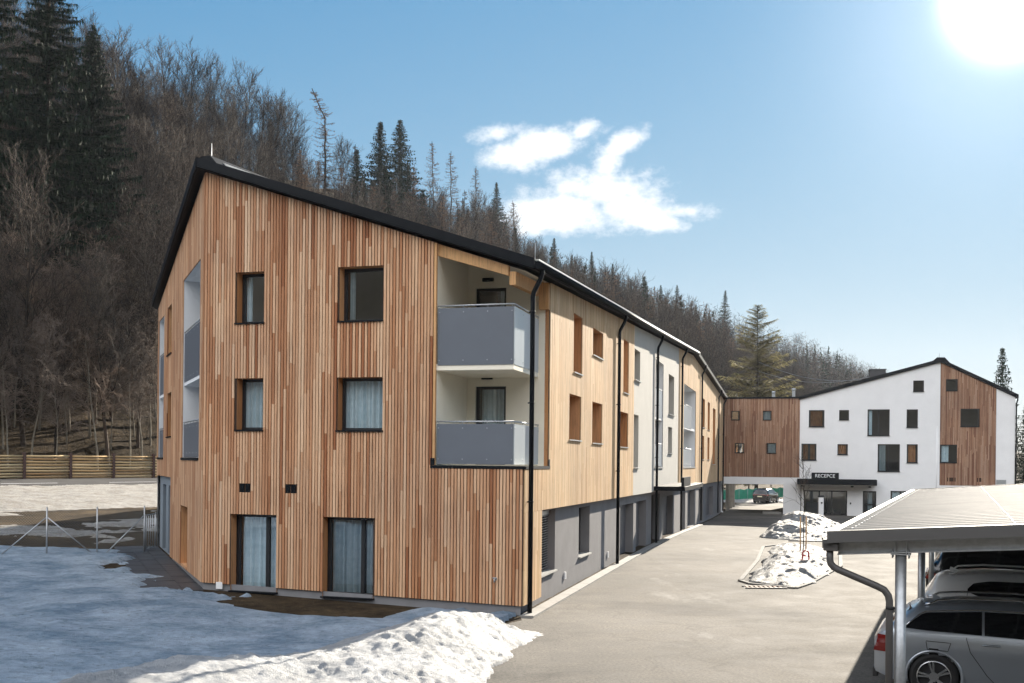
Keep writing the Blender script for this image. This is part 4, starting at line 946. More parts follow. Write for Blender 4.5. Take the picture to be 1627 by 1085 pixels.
def make_car(name, label, spec, group=None, cat='car'):
    """local axes: x forward from the rear bumper, y to the left, z up"""
    t = empty(name, (0,0,0), label, cat, group)
    L = spec['L']; Wd = spec['W']/2; top = spec['top']; belt = spec['belt']; gx = spec['gx']; wb = spec['wheels']; wr = spec['wr']; P_ = spec['paint']
    sill = .22
    def wx(x): return Wd*(1-.16*max(0,(.5-x)/.5)**2.2-.20*max(0,(x-(L-.9))/.9)**2.2)
    def bot(x): return sill+.14*max(0,(.45-x)/.45)+.06*max(0,(x-L+.5)/.5)
    def half(x, z):
        b = pl(x, belt); zt = pl(x, top); w = wx(x)
        if z <= b:
            q = (z-bot(x))/max(.05,(b-bot(x))); s = 1-.085*(1-q)**2.2-.035*max(0,(q-.72)/.28)**2
            if .40 < q < .62: s -= .006
            return w*s
        q = min(1, (z-b)/max(.02, zt-b)); tum = .27 if zt-b > .2 else .10
        return w*.965*(1-tum*q**1.25)*max(0, 1-q**9)**.42
    xs = np.unique(np.concatenate([np.linspace(0, .35, 10), np.linspace(.35, L-.4, int(L/.055)), np.linspace(L-.4, L, 10)])); ring = []
    qs = [0,.06,.15,.3,.42,.5,.6,.72,.86,.95,1.0]; qt = [.04,.15,.35,.55,.72,.84,.91,.955,.98,.993,1.0]
    for x in xs:
        b = pl(x, belt); zt = pl(x, top); row = []
        for q in qs: z = bot(x)+(b-bot(x))*q; row.append((x, half(x, z), z))
        for q in qt: z = b+(zt-b)*q; row.append((x, half(x, z), z))
        ring.append(row)
    # the ends are rounded by pulling the first and last rings in
    V = []; m = len(ring[0])
    for row in ring:
        for (x, y, z) in row: V.append((x, -y, z))
        for (x, y, z) in row[::-1][1:]: V.append((x, y, z))
    k = 2*m-1; F = []; nx = len(xs)
    for i in range(nx-1):
        for j in range(k-1):
            c = np.mean([V[i*k+j], V[i*k+j+1], V[(i+1)*k+j], V[(i+1)*k+j+1]], axis=0)
            if any((c[0]-w_)**2+(c[2]-wr)**2 < (wr+.045)**2 and abs(c[1]) > Wd*.55 for w_ in wb): continue
            F.append((i*k+j, (i+1)*k+j, (i+1)*k+j+1, i*k+j+1))
    mb = MB(); mb.v = V; mb.f = F; mb.m = [0]*len(F); mb.tone = [.5]*len(F); mb.smooth = [True]*len(F)
    for i in (0, nx-1):
        mb.f.append(tuple(i*k+j for j in range(k))); mb.m.append(0); mb.tone.append(.5); mb.smooth.append(False)
    body = mb.build('body', P_, t)
    def side_patch(pts, sgn, off, n=10):
        """polygon in (x,z) laid on the flank"""
        q = MB(); zs = []; lo = [p for p in pts[0]]; hi = [p for p in pts[1]]
        for i in range(n+1):
            x = lo[0][0]+(lo[-1][0]-lo[0][0])*i/n
            zl = pl(x, lo); zh = pl(x, hi); zs.append((x, zl, zh))
        for (a, b) in zip(zs[:-1], zs[1:]):
            for j in range(5):
                f = lambda s, u: (s[0], sgn*(half(s[0], s[1]+(s[2]-s[1])*u)+off), s[1]+(s[2]-s[1])*u)
                q.face([f(a,j/5), f(b,j/5), f(b,(j+1)/5), f(a,(j+1)/5)], 0, .5, True)
        return q
    for sg in (-1, 1):
        for (lo, hi) in spec['side_glass']: side_patch((lo, hi), sg, .006, 14).build('side_window', M['glass_dark'], t)
        if 'trim' in spec:
            q = MB(); q.tube([(x, sg*(half(x, pl(x, spec['trim']))+.008), pl(x, spec['trim'])) for x in np.linspace(spec['trim'][0][0], spec['trim'][-1][0], 30)], .011, 6); q.build('window_trim', M['chrome'], t)
        if spec.get('rails'):
            a, b = spec['rails']; q = MB(); q.tube([(x, sg*(half(x, pl(x, top)-.05)-.05), pl(x, top)+(.035 if a+.1 < x < b-.1 else -.01)) for x in np.linspace(a, b, 24)], .017, 8); q.build('roof_rail', M['chrome'] if spec.get('rail_chrome') else P_, t)
        for hx, hz in spec['handles']:
            q = MB(); q.tube([(hx-.13, sg*(half(hx,hz)+.012), hz-.004), (hx-.07, sg*(half(hx,hz)+.03), hz), (hx+.07, sg*(half(hx,hz)+.03), hz+.002), (hx+.12, sg*(half(hx,hz)+.012), hz)], [.01,.015,.015,.01], 8); q.build('handle', P_, t)
        for gp in spec['gaps']:
            q = MB(); pts = []
            for (a, b) in zip(gp[:-1], gp[1:]):
                for u in np.linspace(0, 1, 7)[:-1]: pts.append((a[0]+(b[0]-a[0])*u, a[1]+(b[1]-a[1])*u))
            pts.append(gp[-1]); q.tube([(x, sg*(half(x, z)+.001), z) for x, z in pts], .0055, 5); q.build('door_gap', M['plastic'], t)
        x0, x1, zl, zh, dx = spec['tail']; q = MB(); n = 8
        for i in range(n):
            for j in range(4):
                f = lambda u, v: (max(-.0, x0+(x1-x0)*u+dx*v), sg*(half(max(.0, x0+(x1-x0)*u+dx*v), zl+(zh-zl)*v)+.012), zl+(zh-zl)*v)
                q.face([f(i/n,j/4), f((i+1)/n,j/4), f((i+1)/n,(j+1)/4), f(i/n,(j+1)/4)], 0, .5, True)
        yb = half(.0, zl)
        q.hexa([(-.012,sg*(yb-.14),zl), (-.012,sg*(yb+.012),zl), (.03,sg*(yb+.012),zl), (.03,sg*(yb-.14),zl), (x0+dx-.012,sg*(yb-.18),zh), (x0+dx-.012,sg*(half(x0+dx,zh)+.012),zh), (x0+dx+.03,sg*(half(x0+dx,zh)+.012),zh), (x0+dx+.03,sg*(yb-.18),zh)])
        q.build('tail_lamp', M['lamp_red'], t)
        q = MB(); q.hexa([(L-.42,sg*(wx(L-.42)*.93),.70), (L-.05,sg*(wx(L-.05)*.80),.66), (L-.03,sg*(wx(L)*.55),.66), (L-.36,sg*(wx(L-.42)*.6),.72), (L-.45,sg*(wx(L-.42)*.92),.82), (L-.14,sg*(wx(L-.1)*.80),.78), (L-.11,sg*(wx(L)*.55),.78), (L-.42,sg*(wx(L-.42)*.6),.84)]); q.build('headlight', M['lamp_clear'], t)
        q = MB(); mx_, mz = spec['mirror']; yy = half(mx_, mz); q.hexa([(mx_-.06,sg*yy,mz), (mx_+.06,sg*yy,mz), (mx_+.08,sg*(yy+.20),mz+.02), (mx_-.05,sg*(yy+.20),mz+.02), (mx_-.05,sg*yy,mz+.06), (mx_+.04,sg*yy,mz+.06), (mx_+.06,sg*(yy+.19),mz+.15), (mx_-.04,sg*(yy+.19),mz+.15)]); q.build('mirror', P_, t, bevel=.02)
        for w_ in wb:
            q = MB(); pts = [(w_+(wr+.045)*math.cos(a), sg*(half(w_, wr+.25)+.002-.02*abs(math.cos(a))), wr+(wr+.045)*math.sin(a)) for a in np.linspace(-.25, math.pi+.25, 30)]
            q.tube(pts, .028, 6); q.build('wheel_arch', M['plastic'] if spec.get('clad') else P_, t)
            q = MB(); ri = wr+.07
            for a0, a1 in zip(np.linspace(-.3, math.pi+.3, 16)[:-1], np.linspace(-.3, math.pi+.3, 16)[1:]):
                q.face([(w_+ri*math.cos(a), sg*y_, wr+ri*math.sin(a)) for a, y_ in ((a0,Wd*.93),(a1,Wd*.93),(a1,Wd*.5),(a0,Wd*.5))])
            q.face([(w_+ri*math.cos(a), sg*Wd*.5, wr+ri*math.sin(a)) for a in np.linspace(0, 2*math.pi, 24)[:-1]]); q.build('arch_liner', M['rubber'], t)
            # wheel: tyre with rim
            q = MB(); yo = Wd-.012; yi = Wd-.24; n = 40
            prof_ = [(wr*.70,yo-.03),(wr*.72,yo-.005),(wr*.86,yo+.004),(wr*.96,yo-.008),(wr,yo-.04),(wr,yi+.04),(wr*.95,yi),(wr*.7,yi)]
            for i in range(n):
                a0, a1 = 2*math.pi*i/n, 2*math.pi*(i+1)/n
                for (p, r) in zip(prof_[:-1], prof_[1:]):
                    q.face([(w_+p[0]*math.cos(a0),sg*p[1],wr+p[0]*math.sin(a0)), (w_+p[0]*math.cos(a1),sg*p[1],wr+p[0]*math.sin(a1)), (w_+r[0]*math.cos(a1),sg*r[1],wr+r[0]*math.sin(a1)), (w_+r[0]*math.cos(a0),sg*r[1],wr+r[0]*math.sin(a0))], 0, .5, True)
            wh = q.build('wheel', M['rubber'], t)
            q = MB(); rr_ = wr*.70; ring_ = [(rr_,yo-.026),(rr_,yo-.008),(rr_*.95,yo-.004),(rr_*.92,yo-.02),(rr_*.90,yo-.10)]
            for i in range(n):
                a0, a1 = 2*math.pi*i/n, 2*math.pi*(i+1)/n
                for (p, r) in zip(ring_[:-1], ring_[1:]):
                    q.face([(w_+p[0]*math.cos(a0),sg*p[1],wr+p[0]*math.sin(a0)), (w_+p[0]*math.cos(a1),sg*p[1],wr+p[0]*math.sin(a1)), (w_+r[0]*math.cos(a1),sg*r[1],wr+r[0]*math.sin(a1)), (w_+r[0]*math.cos(a0),sg*r[1],wr+r[0]*math.sin(a0))], 0, .5, True)
            for s_ in range(5):
                for dl in (-.13, .13):
                    a = 2*math.pi*s_/5+.5; c_, s2 = math.cos(a+dl), math.sin(a+dl); tx, tz = -math.sin(a+dl), math.cos(a+dl)
                    pt_ = lambda r, w2, y_: (w_+r*c_+tx*w2, sg*y_, wr+r*s2+tz*w2)
                    q.hexa([pt_(.06,-.017,yo-.06), pt_(.06,.017,yo-.06), pt_(rr_*.94,.026,yo-.05), pt_(rr_*.94,-.026,yo-.05), pt_(.06,-.013,yo-.018), pt_(.06,.013,yo-.018), pt_(rr_*.94,.016,yo-.008), pt_(rr_*.94,-.016,yo-.008)])
            q.tube([(w_, sg*(yo-.07), wr), (w_, sg*(yo-.014), wr)], .075, 18)
            q.build('rim', M['alloy'], wh)
            q = MB(); q.tube([(w_, sg*(yo-.16), wr), (w_, sg*(yo-.13), wr)], rr_*.9, 24); q.build('brake_disc', M['darkgrey'], wh)
    # rear and front glass
    for nm, (xa, za), (xb, zb_), sgn in (('rear_window', *spec['rear_glass'], -1), ('windscreen', *spec['front_glass'], 1)):
        q = MB(); n = 10
        for i in range(n):
            for j in range(6):
                def f(u, v):
                    x = xa+(xb-xa)*v; z = za+(zb_-za)*v; y = half(x, z-.03)*.90*(2*u-1); return (x+sgn*.014-sgn*.05*(2*u-1)**2, y, z+.012)
                q.face([f(i/n,j/6), f((i+1)/n,j/6), f((i+1)/n,(j+1)/6), f(i/n,(j+1)/6)], 0, .5, True)
        q.build(nm, M['glass_dark'], t)
    q = MB(); q.box((-.022,-.26,spec['plz']),(-.006,.26,spec['plz']+.11)); q.build('number_plate', M['plate'], t)
    q = MB(); q.box((-.03,-Wd*.78,.26),(.06,Wd*.78,.42)); q.box((L-.05,-Wd*.7,.26),(L+.02,Wd*.7,.5)); q.build('bumper_trim', M['plastic'], t, bevel=.02)
    if spec.get('clad'):
        for sg in (-1, 1):
            q = MB(); q.tube([(x, sg*(half(x,.30)-.01), .29) for x in np.linspace(.9, L-1.0, 12)], .06, 6); q.build('sill_trim', M['plastic'], t)
    if spec.get('fin'):
        fx = spec['fin']; q = MB(); zt = pl(fx, top); q.hexa([(fx-.1,-.03,zt-.01),(fx+.08,-.03,zt-.01),(fx+.08,.03,zt-.01),(fx-.1,.03,zt-.01),(fx-.09,-.008,zt+.07),(fx-.05,-.012,zt+.06),(fx-.05,.012,zt+.06),(fx-.09,.008,zt+.07)]); q.build('antenna', P_, t)
    return t
WAG = dict(L=4.95, W=1.92, paint=M['p_silver'], wheels=(.90,3.92), wr=.365,
  top=[(0,.92),(.05,1.02),(.18,1.09),(.46,1.37),(.66,1.465),(1.3,1.535),(2.1,1.555),(2.8,1.52),(3.25,1.41),(3.85,1.06),(4.3,.98),(4.75,.86),(4.95,.62)],
  belt=[(0,.90),(.2,1.06),(1.6,1.04),(3.2,.99),(3.9,.96),(4.3,.92),(4.75,.80),(4.95,.58)], gx=None,
  side_glass=[([(.46,1.11),(.80,1.09),(1.58,1.07)],[(.46,1.125),(.74,1.35),(1.58,1.415)]),([(1.62,1.07),(2.52,1.045)],[(1.62,1.415),(2.52,1.42)]),([(2.60,1.04),(3.62,1.01)],[(2.60,1.42),(2.95,1.38),(3.62,1.05)])],
  trim=[(.44,1.11),(.72,1.365),(1.5,1.432),(2.5,1.44),(2.9,1.41),(3.2,1.30),(3.66,1.03)], rails=(.75,2.9), rail_chrome=True,
  handles=[(1.72,.93),(2.85,.90)], gaps=[[(1.36,1.02),(1.42,.80),(1.66,.45),(1.80,.30)],[(2.54,1.0),(2.58,.6),(2.55,.30)],[(3.62,.98),(3.60,.6),(3.55,.3)],[(.78,.92),(.80,.80),(1.10,.79),(1.14,.92),(.78,.93)]],
  tail=(.0,.20,.70,.97,.06), mirror=(3.42,1.0), rear_glass=((.14,1.07),(.52,1.385)), front_glass=((3.86,1.06),(3.02,1.475)), plz=.62, fin=.95)
SUV = dict(L=4.45, W=1.90, paint=M['p_white'], wheels=(.88,3.58), wr=.36, clad=True,
  top=[(0,.95),(.04,1.05),(.14,1.20),(.36,1.55),(.52,1.63),(1.2,1.70),(2.0,1.70),(2.5,1.655),(2.85,1.54),(3.35,1.14),(3.8,1.06),(4.25,.96),(4.45,.65)],
  belt=[(0,.93),(.2,1.14),(1.0,1.12),(1.6,1.06),(3.0,1.04),(3.4,1.03),(3.8,1.0),(4.25,.9),(4.45,.6)], gx=None,
  side_glass=[([(.92,1.34),(1.35,1.17),(1.75,1.13),(2.2,1.11)],[(.92,1.40),(1.02,1.50),(1.3,1.545),(2.2,1.55)]),([(2.26,1.11),(3.08,1.09)],[(2.26,1.55),(2.55,1.50),(3.08,1.13)])],
  rails=(.6,2.3), handles=[(1.5,.98),(2.5,.96)], gaps=[[(.92,1.4),(.90,1.2),(1.25,.72),(1.5,.35)],[(2.23,1.1),(2.26,.6),(2.22,.35)],[(3.1,1.05),(3.12,.4)]],
  tail=(.0,.46,.86,1.00,.0), mirror=(2.95,1.08), rear_glass=((.15,1.20),(.36,1.50)), front_glass=((3.36,1.14),(2.62,1.61)), plz=.72, fin=.7)
DRK = dict(SUV, paint=M['p_dark'], L=4.6, side_glass=[([(.75,1.16),(1.5,1.12),(2.2,1.11)],[(.75,1.40),(1.0,1.52),(2.2,1.56)]),([(2.26,1.11),(3.15,1.09)],[(2.26,1.56),(2.6,1.50),(3.15,1.14)])])
HAT = dict(SUV, paint=M['p_black'], L=4.2, clad=False, rails=None)
def seat_on(p):
    return gz(p[0], p[1])
def park(car, x, e, z=None, ang=None):
    p = FC.p(x, e, 0) if ang is None else np.array([x, e, 0]); car.location = (p[0], p[1], seat_on(p) if z is None else z)
    car.rotation_euler = (0, 0, math.atan2(CX[1], CX[0]) if ang is None else ang)
wag = make_car('station_wagon', 'silver station wagon parked nearest under the carport', WAG); park(wag, -.62, 4.5+.96, .03)
suv = make_car('suv', 'white suv parked between the silver wagon and the dark car', SUV); park(suv, -.14, 7.75+.95, .05)
drk = make_car('suv', 'dark suv furthest back under the carport, behind the white one', DRK); park(drk, -.15, 14.9+.95)
hat = make_car('hatchback', 'black hatchback standing beyond the drive passage by the green net', HAT); q = at(1207, 792, 113); park(hat, q[0], q[1], None, R_(58))

# ------------------------------------------------------------------ wooden barrier by the road
lf = empty('log_barrier', (*from_sp(-10, -.3), 1.4), 'long barrier of weathered horizontal planks between brown steel posts along the road', 'fence')
FBx = None; nb = 0
posts = np.arange(-34, 60, 4.0)
off = np.array(lf.location[:])
lv = []
mbp = []
for i, s0 in enumerate(posts):
    x, y = from_sp(s0, -.35); z = gz(x, y); dS = np.array([HS[0], HS[1], 0]); dP = np.array([HP[0], HP[1], 0]); b = np.array([x, y, z])
    m_ = MB(); m_.hexa([b-dS*.11-dP*.12-Z_*.3, b+dS*.11-dP*.12-Z_*.3, b+dS*.11+dP*.12-Z_*.3, b-dS*.11+dP*.12-Z_*.3, b-dS*.11-dP*.12+Z_*2.12, b+dS*.11-dP*.12+Z_*2.12, b+dS*.11+dP*.12+Z_*2.12, b-dS*.11+dP*.12+Z_*2.12])
    M.setdefault('rustpost', simple('brown_steel_post', (.085,.045,.035), .7, var=.2)); m_.build('post', M['rustpost'], lf)
    if i == len(posts)-1: break
    x2, y2 = from_sp(s0+4, -.35); b2 = np.array([x2, y2, gz(x2, y2)]); m_ = MB()
    for k in range(8):
        za = .12+k*.245+random.uniform(-.02, .02); zb_ = .12+k*.245+random.uniform(-.02, .02); r = random.uniform(.066, .08)
        m_.tube([b+dS*.1+Z_*za, (b+b2)/2+Z_*((za+zb_)/2-.02), b2-dS*.1+Z_*zb_], r, 8, tone=random.random())
    m_.build('plank_panel', M['logs'], lf, tone=True)

# ------------------------------------------------------------------ wire fence on the lawn's far edge
wf = empty('wire_fence', (-17, 34, .4), 'thin chain link fence with grey steel posts and diagonal braces across the shaded lawn', 'fence')
wp = []
for (px, py, ptop) in ((-60,889,716),(74,882,722),(154,880,722),(229,871,722)):
    Y = {74:33.5, 154:34.2, 229:35.5, -60:32.8}[px]; q = at(px, py, Y); q[2] = gz(q[0], q[1]); h = 1.62; m_ = MB()
    m_.tube([q-Z_*.2, q+Z_*h], .026, 10); m_.tube([q+Z_*h, q+Z_*(h+.03)], [.03,.01], 10); m_.build('post', M['steel'], wf); wp.append((q, h))
def brace(a, ha, b):
    m_ = MB(); m_.tube([a[0]+Z_*ha, b], .019, 8); m_.build('brace', M['steel'], wf)
for i, t in ((1,-1),(1,1),(3,-1)):
    a = wp[i]; b = wp[i+t][0] if i+t < len(wp) else None; d = (b-a[0]); d = d/np.linalg.norm(d); e = a[0]+d*1.45; e[2] = gz(e[0], e[1])+.02; brace(a, 1.32, e)
M['wire'] = simple('fence_wire', (.22,.25,.27), .5, .5, var=.1)
m_ = MB()
for (a, b) in zip(wp[:-1], wp[1:]):
    pa, pb = a[0], b[0]; L = np.linalg.norm((pb-pa)[:2]); u = (pb-pa)/L; st = .085
    for k in range(int((L+1.5)/st)):
        for sg in (1, -1):
            l0 = k*st-(1.5 if sg == 1 else 0); l1 = l0+sg*1.5; z0, z1 = .05, 1.55
            if sg == 1: pass
            lo, hi = max(0, min(l0, l1)), min(L, max(l0, l1))
            if hi-lo < .05: continue
            f = lambda l: z0+(l-l0)/(l1-l0)*(z1-z0)
            m_.tube([pa+u*lo+Z_*f(lo), pa+u*hi+Z_*f(hi)], .0016, 3, cap=False)
    for z in (.08, .8, 1.54): m_.tube([pa+Z_*z, pb+Z_*z], .003, 4, cap=False)
m_.build('wire_mesh', M['wire'], wf)
gt = empty('wire_gate', (wp[3][0][0]+.8, wp[3][0][1]+.4, .4), 'narrow grey steel bar gate between the wire fence and the building', 'gate')
a = wp[3][0]; b = FL.p(11.2, .12, 0); b[2] = gz(b[0], b[1]); u = (b-a)/np.linalg.norm(b-a); L = np.linalg.norm(b-a)
m_ = MB()
for k in range(1, 6): q = a+u*(L*k/6); m_.tube([q+Z_*.1, q+Z_*1.3], .014, 6)
m_.tube([a+u*.1+Z_*1.3, b-u*.1+Z_*1.3], .018, 8); m_.tube([a+u*.1+Z_*.12, b-u*.1+Z_*.12], .018, 8); m_.build('gate_bars', M['steel'], gt)
m_ = MB(); m_.tube([a+u*.1+Z_*.08, a+u*.1+Z_*1.34], .02, 8); m_.tube([b-u*.1+Z_*.08, b-u*.1+Z_*1.34], .02, 8); m_.build('gate_post', M['steel'], gt)

# ------------------------------------------------------------------ small things in the yard
cpq = at(1304, 830, 68.0); z0 = gz(cpq[0], cpq[1]); t = empty('charging_post', (cpq[0], cpq[1], z0), 'slim white charging post with a dark head before the glazed entrance', 'charging post')
m_ = MB(); m_.hexa([(cpq[0]+a, cpq[1]+b, z0+c) for c in (.0, 1.95) for a, b in ((-.17,-.09),(.17,-.09),(.17,.09),(-.17,.09))]); m_.build('housing', M['whitepaint'], t, bevel=.03)
m_ = MB(); m_.hexa([(cpq[0]+a, cpq[1]+b, z0+c) for c in (1.955, 2.09) for a, b in ((-.19,-.10),(.19,-.10),(.19,.10),(-.19,.10))]); m_.tube([(cpq[0]+.02,cpq[1]-.09,z0+1.6),(cpq[0]+.02,cpq[1]-.15,z0+1.6)], .06, 12); m_.build('head', M['plastic'], t, bevel=.03)
m_ = MB(); m_.hexa([(cpq[0]+a, cpq[1]+b, z0+c) for c in (-.15, .05) for a, b in ((-.22,-.14),(.22,-.14),(.22,.14),(-.22,.14))]); m_.build('base_plate', M['darkgrey'], t)
q = at(1488, 770, 84.0); z0 = gz(q[0], q[1]); m_ = MB(); m_.tube([(q[0],q[1],z0-.1),(q[0],q[1],6.85)], [.055,.035], 10); m_.tube([(q[0],q[1],6.85),(q[0],q[1],6.95)], .05, 8)
setp(m_.build('flag_pole', M['whitepaint']), 'bare white pole in front of the larch panel of the reception gable', 'pole')
q = at(1233, 812, 84); z0 = gz(q[0], q[1]); m_ = MB(); p0 = FR.p(3.7,-1.2,0); 
m_.hexa([FR.p(3.5,-.2,-.78), FR.p(5.1,-.2,-.78), FR.p(5.1,.25,-.78), FR.p(3.5,.25,-.78), FR.p(3.5,-.2,-.55), FR.p(5.1,-.2,-.55), FR.p(5.1,.25,-.55), FR.p(3.5,.25,-.55)])
setp(m_.build('concrete_block', M['concrete'], bevel=.03), 'low pale concrete block lying beside the passage pier', 'concrete block')
# red folding parking post
q = at(1280.5, 884, 36.2); q[2] = gz(q[0], q[1])+.30; t = empty('parking_barrier', q, 'small red hoop post stuck in the snow of the kerbed island', 'barrier post')
m_ = MB(); m_.tube([q+np.array((-.13,0,0)), q+np.array((-.11,0,.28)), q+np.array((-.05,0,.34)), q+np.array((.03,0,.34)), q+np.array((.09,0,.28)), q+np.array((.11,0,0))], .028, 8); m_.build('hoop', M['red'], t)
m_ = MB(); m_.tube([q+np.array((-.12,0,.16)), q+np.array((.10,0,.16))], .026, 8); m_.hexa([q+np.array((a,b,c)) for c in (-.25,.03) for a,b in ((-.18,-.07),(.16,-.07),(.16,.07),(-.18,.07))]); m_.build('foot', M['red'], t)
# storm drain at the island's tip
q = at(1221, 938, 30.0); q = np.array([7.62, 30.55, 0]); q[2] = gz(q[0], q[1]); t = empty('storm_drain', q, 'rusty slotted drain grate in the asphalt at the tip of the snow island', 'drain')
M['rust'] = simple('rusty_iron', (.16,.07,.035), .8, var=.4, vscale=9)
m_ = MB()
for k in range(8): m_.box((q[0]-.55+k*.14, q[1]-.22, q[2]+.004), (q[0]-.48+k*.14, q[1]+.18, q[2]+.03))
m_.build('grate_bars', M['rust'], t)
m_ = MB(); m_.box((q[0]-.62,q[1]-.28,q[2]+.002),(q[0]+.62,q[1]-.22,q[2]+.034)); m_.box((q[0]-.62,q[1]+.18,q[2]+.002),(q[0]+.62,q[1]+.24,q[2]+.034)); m_.box((q[0]-.6,q[1]-.2,q[2]+.001),(q[0]+.6,q[1]+.18,q[2]+.006)); m_.build('drain_frame', M['plastic'], t)
# stakes of the sapling
for dx, lab in ((-.10, 'left of two orange wooden stakes holding the sapling in the snow heap'), (.13, 'right of two orange wooden stakes holding the sapling in the snow heap')):
    q = at(1275.5, 868, 40.6); x, y = q[0]+dx, q[1]; z = gz(x, y); m_ = MB(); m_.tube([(x,y,z-.1),(x,y,z+1.62)], .027, 8)
    setp(m_.build('tree_stake', M['stake']), lab, 'stake')
SAP = at(1275.5, 868, 40.7)
# green net and snow beyond the passage
gn = empty('net_fence', (25, 119, -.2), 'low green net fence across the yard beyond the drive passage', 'fence')
m_ = MB(); pp = []
for k in range(15):
    x, y = from_sp(58+k*2.6, -31.0); z = gz(x, y); pp.append(np.array([x, y, z]))
for (a, b) in zip(pp[:-1], pp[1:]):
    c = (a+b)/2+np.array([.1,-.1,0]); m_.face([a+Z_*.05, c+Z_*.05, c+Z_*1.22, a+Z_*1.35]); m_.face([c+Z_*.05, b+Z_*.05, b+Z_*1.35, c+Z_*1.22])
no = m_.build('net', M['net'], gn); no.modifiers.new('thick', 'SOLIDIFY').thickness = .02
for a in pp:
    m_ = MB(); m_.tube([a-Z_*.1, a+Z_*1.4], .03, 6); m_.build('post', M['steel'], gn)
heap('snow_pile', [(19,113.5),(25,114.5),(33,117),(33,120.5),(26,119),(19,117)], [(22,116.2,.15,2.0),(28,118.0,.2,2.0),(31.5,119.0,.15,2)], 'low grey snow ridge along the green net beyond the passage', 15, .15)

# ------------------------------------------------------------------ trees
def seg_mesh(name, segs, mats, parent, nside=3):
    S = np.array([[*a, *b, r0, r1, t] for a, b, r0, r1, t in segs]); p0, p1, r0, r1, tone = S[:,0:3], S[:,3:6], S[:,6], S[:,7], S[:,8]
    d = p1-p0; d /= np.maximum(1e-9, np.linalg.norm(d, axis=1))[:,None]
    a = np.where(np.abs(d[:,2:3]) < .9, np.array([[0,0,1.0]]), np.array([[1.0,0,0]]))
    u = np.cross(d, a); u /= np.linalg.norm(u, axis=1)[:,None]; w = np.cross(d, u); V = []
    for k in range(nside):
        an = 2*math.pi*k/nside; o = math.cos(an)*u+math.sin(an)*w; V += [p0+o*r0[:,None], p1+o*r1[:,None]]
    V = np.stack(V, 1); n = len(S); base = np.arange(n)[:,None]*(2*nside); F = []
    for k in range(nside):
        k2 = (k+1) % nside; F.append(np.concatenate([base+2*k, base+2*k2, base+2*k2+1, base+2*k+1], 1))
    F = np.stack(F, 1).reshape(-1, 4)
    return np_mesh(name, V.reshape(-1,3), F, mats, parent, smooth=True, tone=np.repeat(tone, nside))
def unit(v): return v/max(1e-9, np.linalg.norm(v))
def bare_segs(rnd, H, spread=.34, start=.3, levels=3, thick=1.0, droop=0.0, nb=(2,2,1), twig=.017):
    trunk, crown = [], []
    def grow(p, d, ln, r, lev, ns):
        for i in range(ns):
            d = unit(d + rnd.normal(0, .10+.05*lev, 3) + np.array([0,0,.10-droop*lev*.16]))
            q = p+d*ln/ns; r1 = max(twig*.5, r*(1-.75/ns)); crown.append((p, q, r, r1, rnd.random())); p, r = q, r1
            if lev < levels:
                for _ in range(nb[lev-1] if i or lev > 1 else 1):
                    a = rnd.uniform(0, 2*math.pi); ax = unit(np.cross(d, rnd.normal(0,1,3))); c = unit(d*math.cos(.6)+ax*math.sin(.6)*rnd.uniform(.6,1.2)+np.array([0,0,.15]))
                    grow(p, c, ln*rnd.uniform(.36,.58), max(twig, r*.55), lev+1, max(2, ns-1))
    p = np.zeros(3); d = np.array([rnd.normal(0,.03), rnd.normal(0,.03), 1.0]); n = 12; r = H*.0105*thick
    for i in range(n):
        d = unit(d+np.array([rnd.normal(0,.05), rnd.normal(0,.05), .12])); q = p+d*H*.93/n; r1 = r*(1-.10-.02*i/n)
        trunk.append((p, q, r, r1, rnd.random())); p, r = q, r1; f = (i+1)/n
        if f > start:
            for _ in range(rnd.integers(3, 5)):
                a = rnd.uniform(0, 2*math.pi); el = rnd.uniform(.6, 1.15); c = np.array([math.cos(a)*math.cos(el), math.sin(a)*math.cos(el), math.sin(el)])
                grow(p, c, H*spread*(1.15-.75*f)*rnd.uniform(.7,1.2), max(twig*1.3, r*.5), 1, 5)
    return trunk, crown
def larch_segs(rnd, H, R, lean=0.0, base=.16, fat=1.0):
    trunk, crown = [], []; n = 16; p = np.zeros(3); r = H*.011*fat**.5; pts = [p]
    for i in range(n):
        f = (i+1)/n; q = np.array([rnd.normal(0,.06)+lean*max(0,f-.8)*5, rnd.normal(0,.06), H*f]); trunk.append((p, q, r, r*.9, rnd.random())); p, r = q, r*.9; pts.append(q)
    pts = np.array(pts); z = H*base
    while z < H*.985:
        f = z/H; P = np.array([np.interp(z, pts[:,2], pts[:,0]), np.interp(z, pts[:,2], pts[:,1]), z])
        for _ in range(rnd.integers(2, 4)):
            a = rnd.uniform(0, 2*math.pi); L = R*(1-f)**.75*rnd.uniform(.55,1.15)+.25; ns = 6; q = P; dirn = np.array([math.cos(a), math.sin(a), rnd.uniform(-.12,.22)])
            rr = (.012+.035*(1-f))*fat
            for i in range(ns):
                dirn = unit(dirn+np.array([rnd.normal(0,.10), rnd.normal(0,.10), -.06+.05*i])); q2 = q+dirn*L/ns; crown.append((q, q2, rr, rr*.8, .25*rnd.random())); rr *= .8; q = q2
                for _ in range(3):
                    t = unit(np.array([rnd.normal(0,1), rnd.normal(0,1), rnd.normal(-.55,.5)])); l2 = rnd.uniform(.25,.9)*(.5+.5*(1-f)); m = q+t*l2*.5; e = m+unit(t+np.array([0,0,-.35]))*l2*.5
                    crown.append((q, m, .013*fat, .010*fat, .3+.6*rnd.random())); crown.append((m, e, .010*fat, .004, .3+.7*rnd.random()))
                    for _ in range(2): e2 = m+unit(rnd.normal(0,1,3)+np.array([0,0,-.5]))*l2*.45; crown.append((m, e2, .009, .004, .3+.7*rnd.random()))
        z += H*.0125*rnd.uniform(.7,1.5)
    return trunk, crown
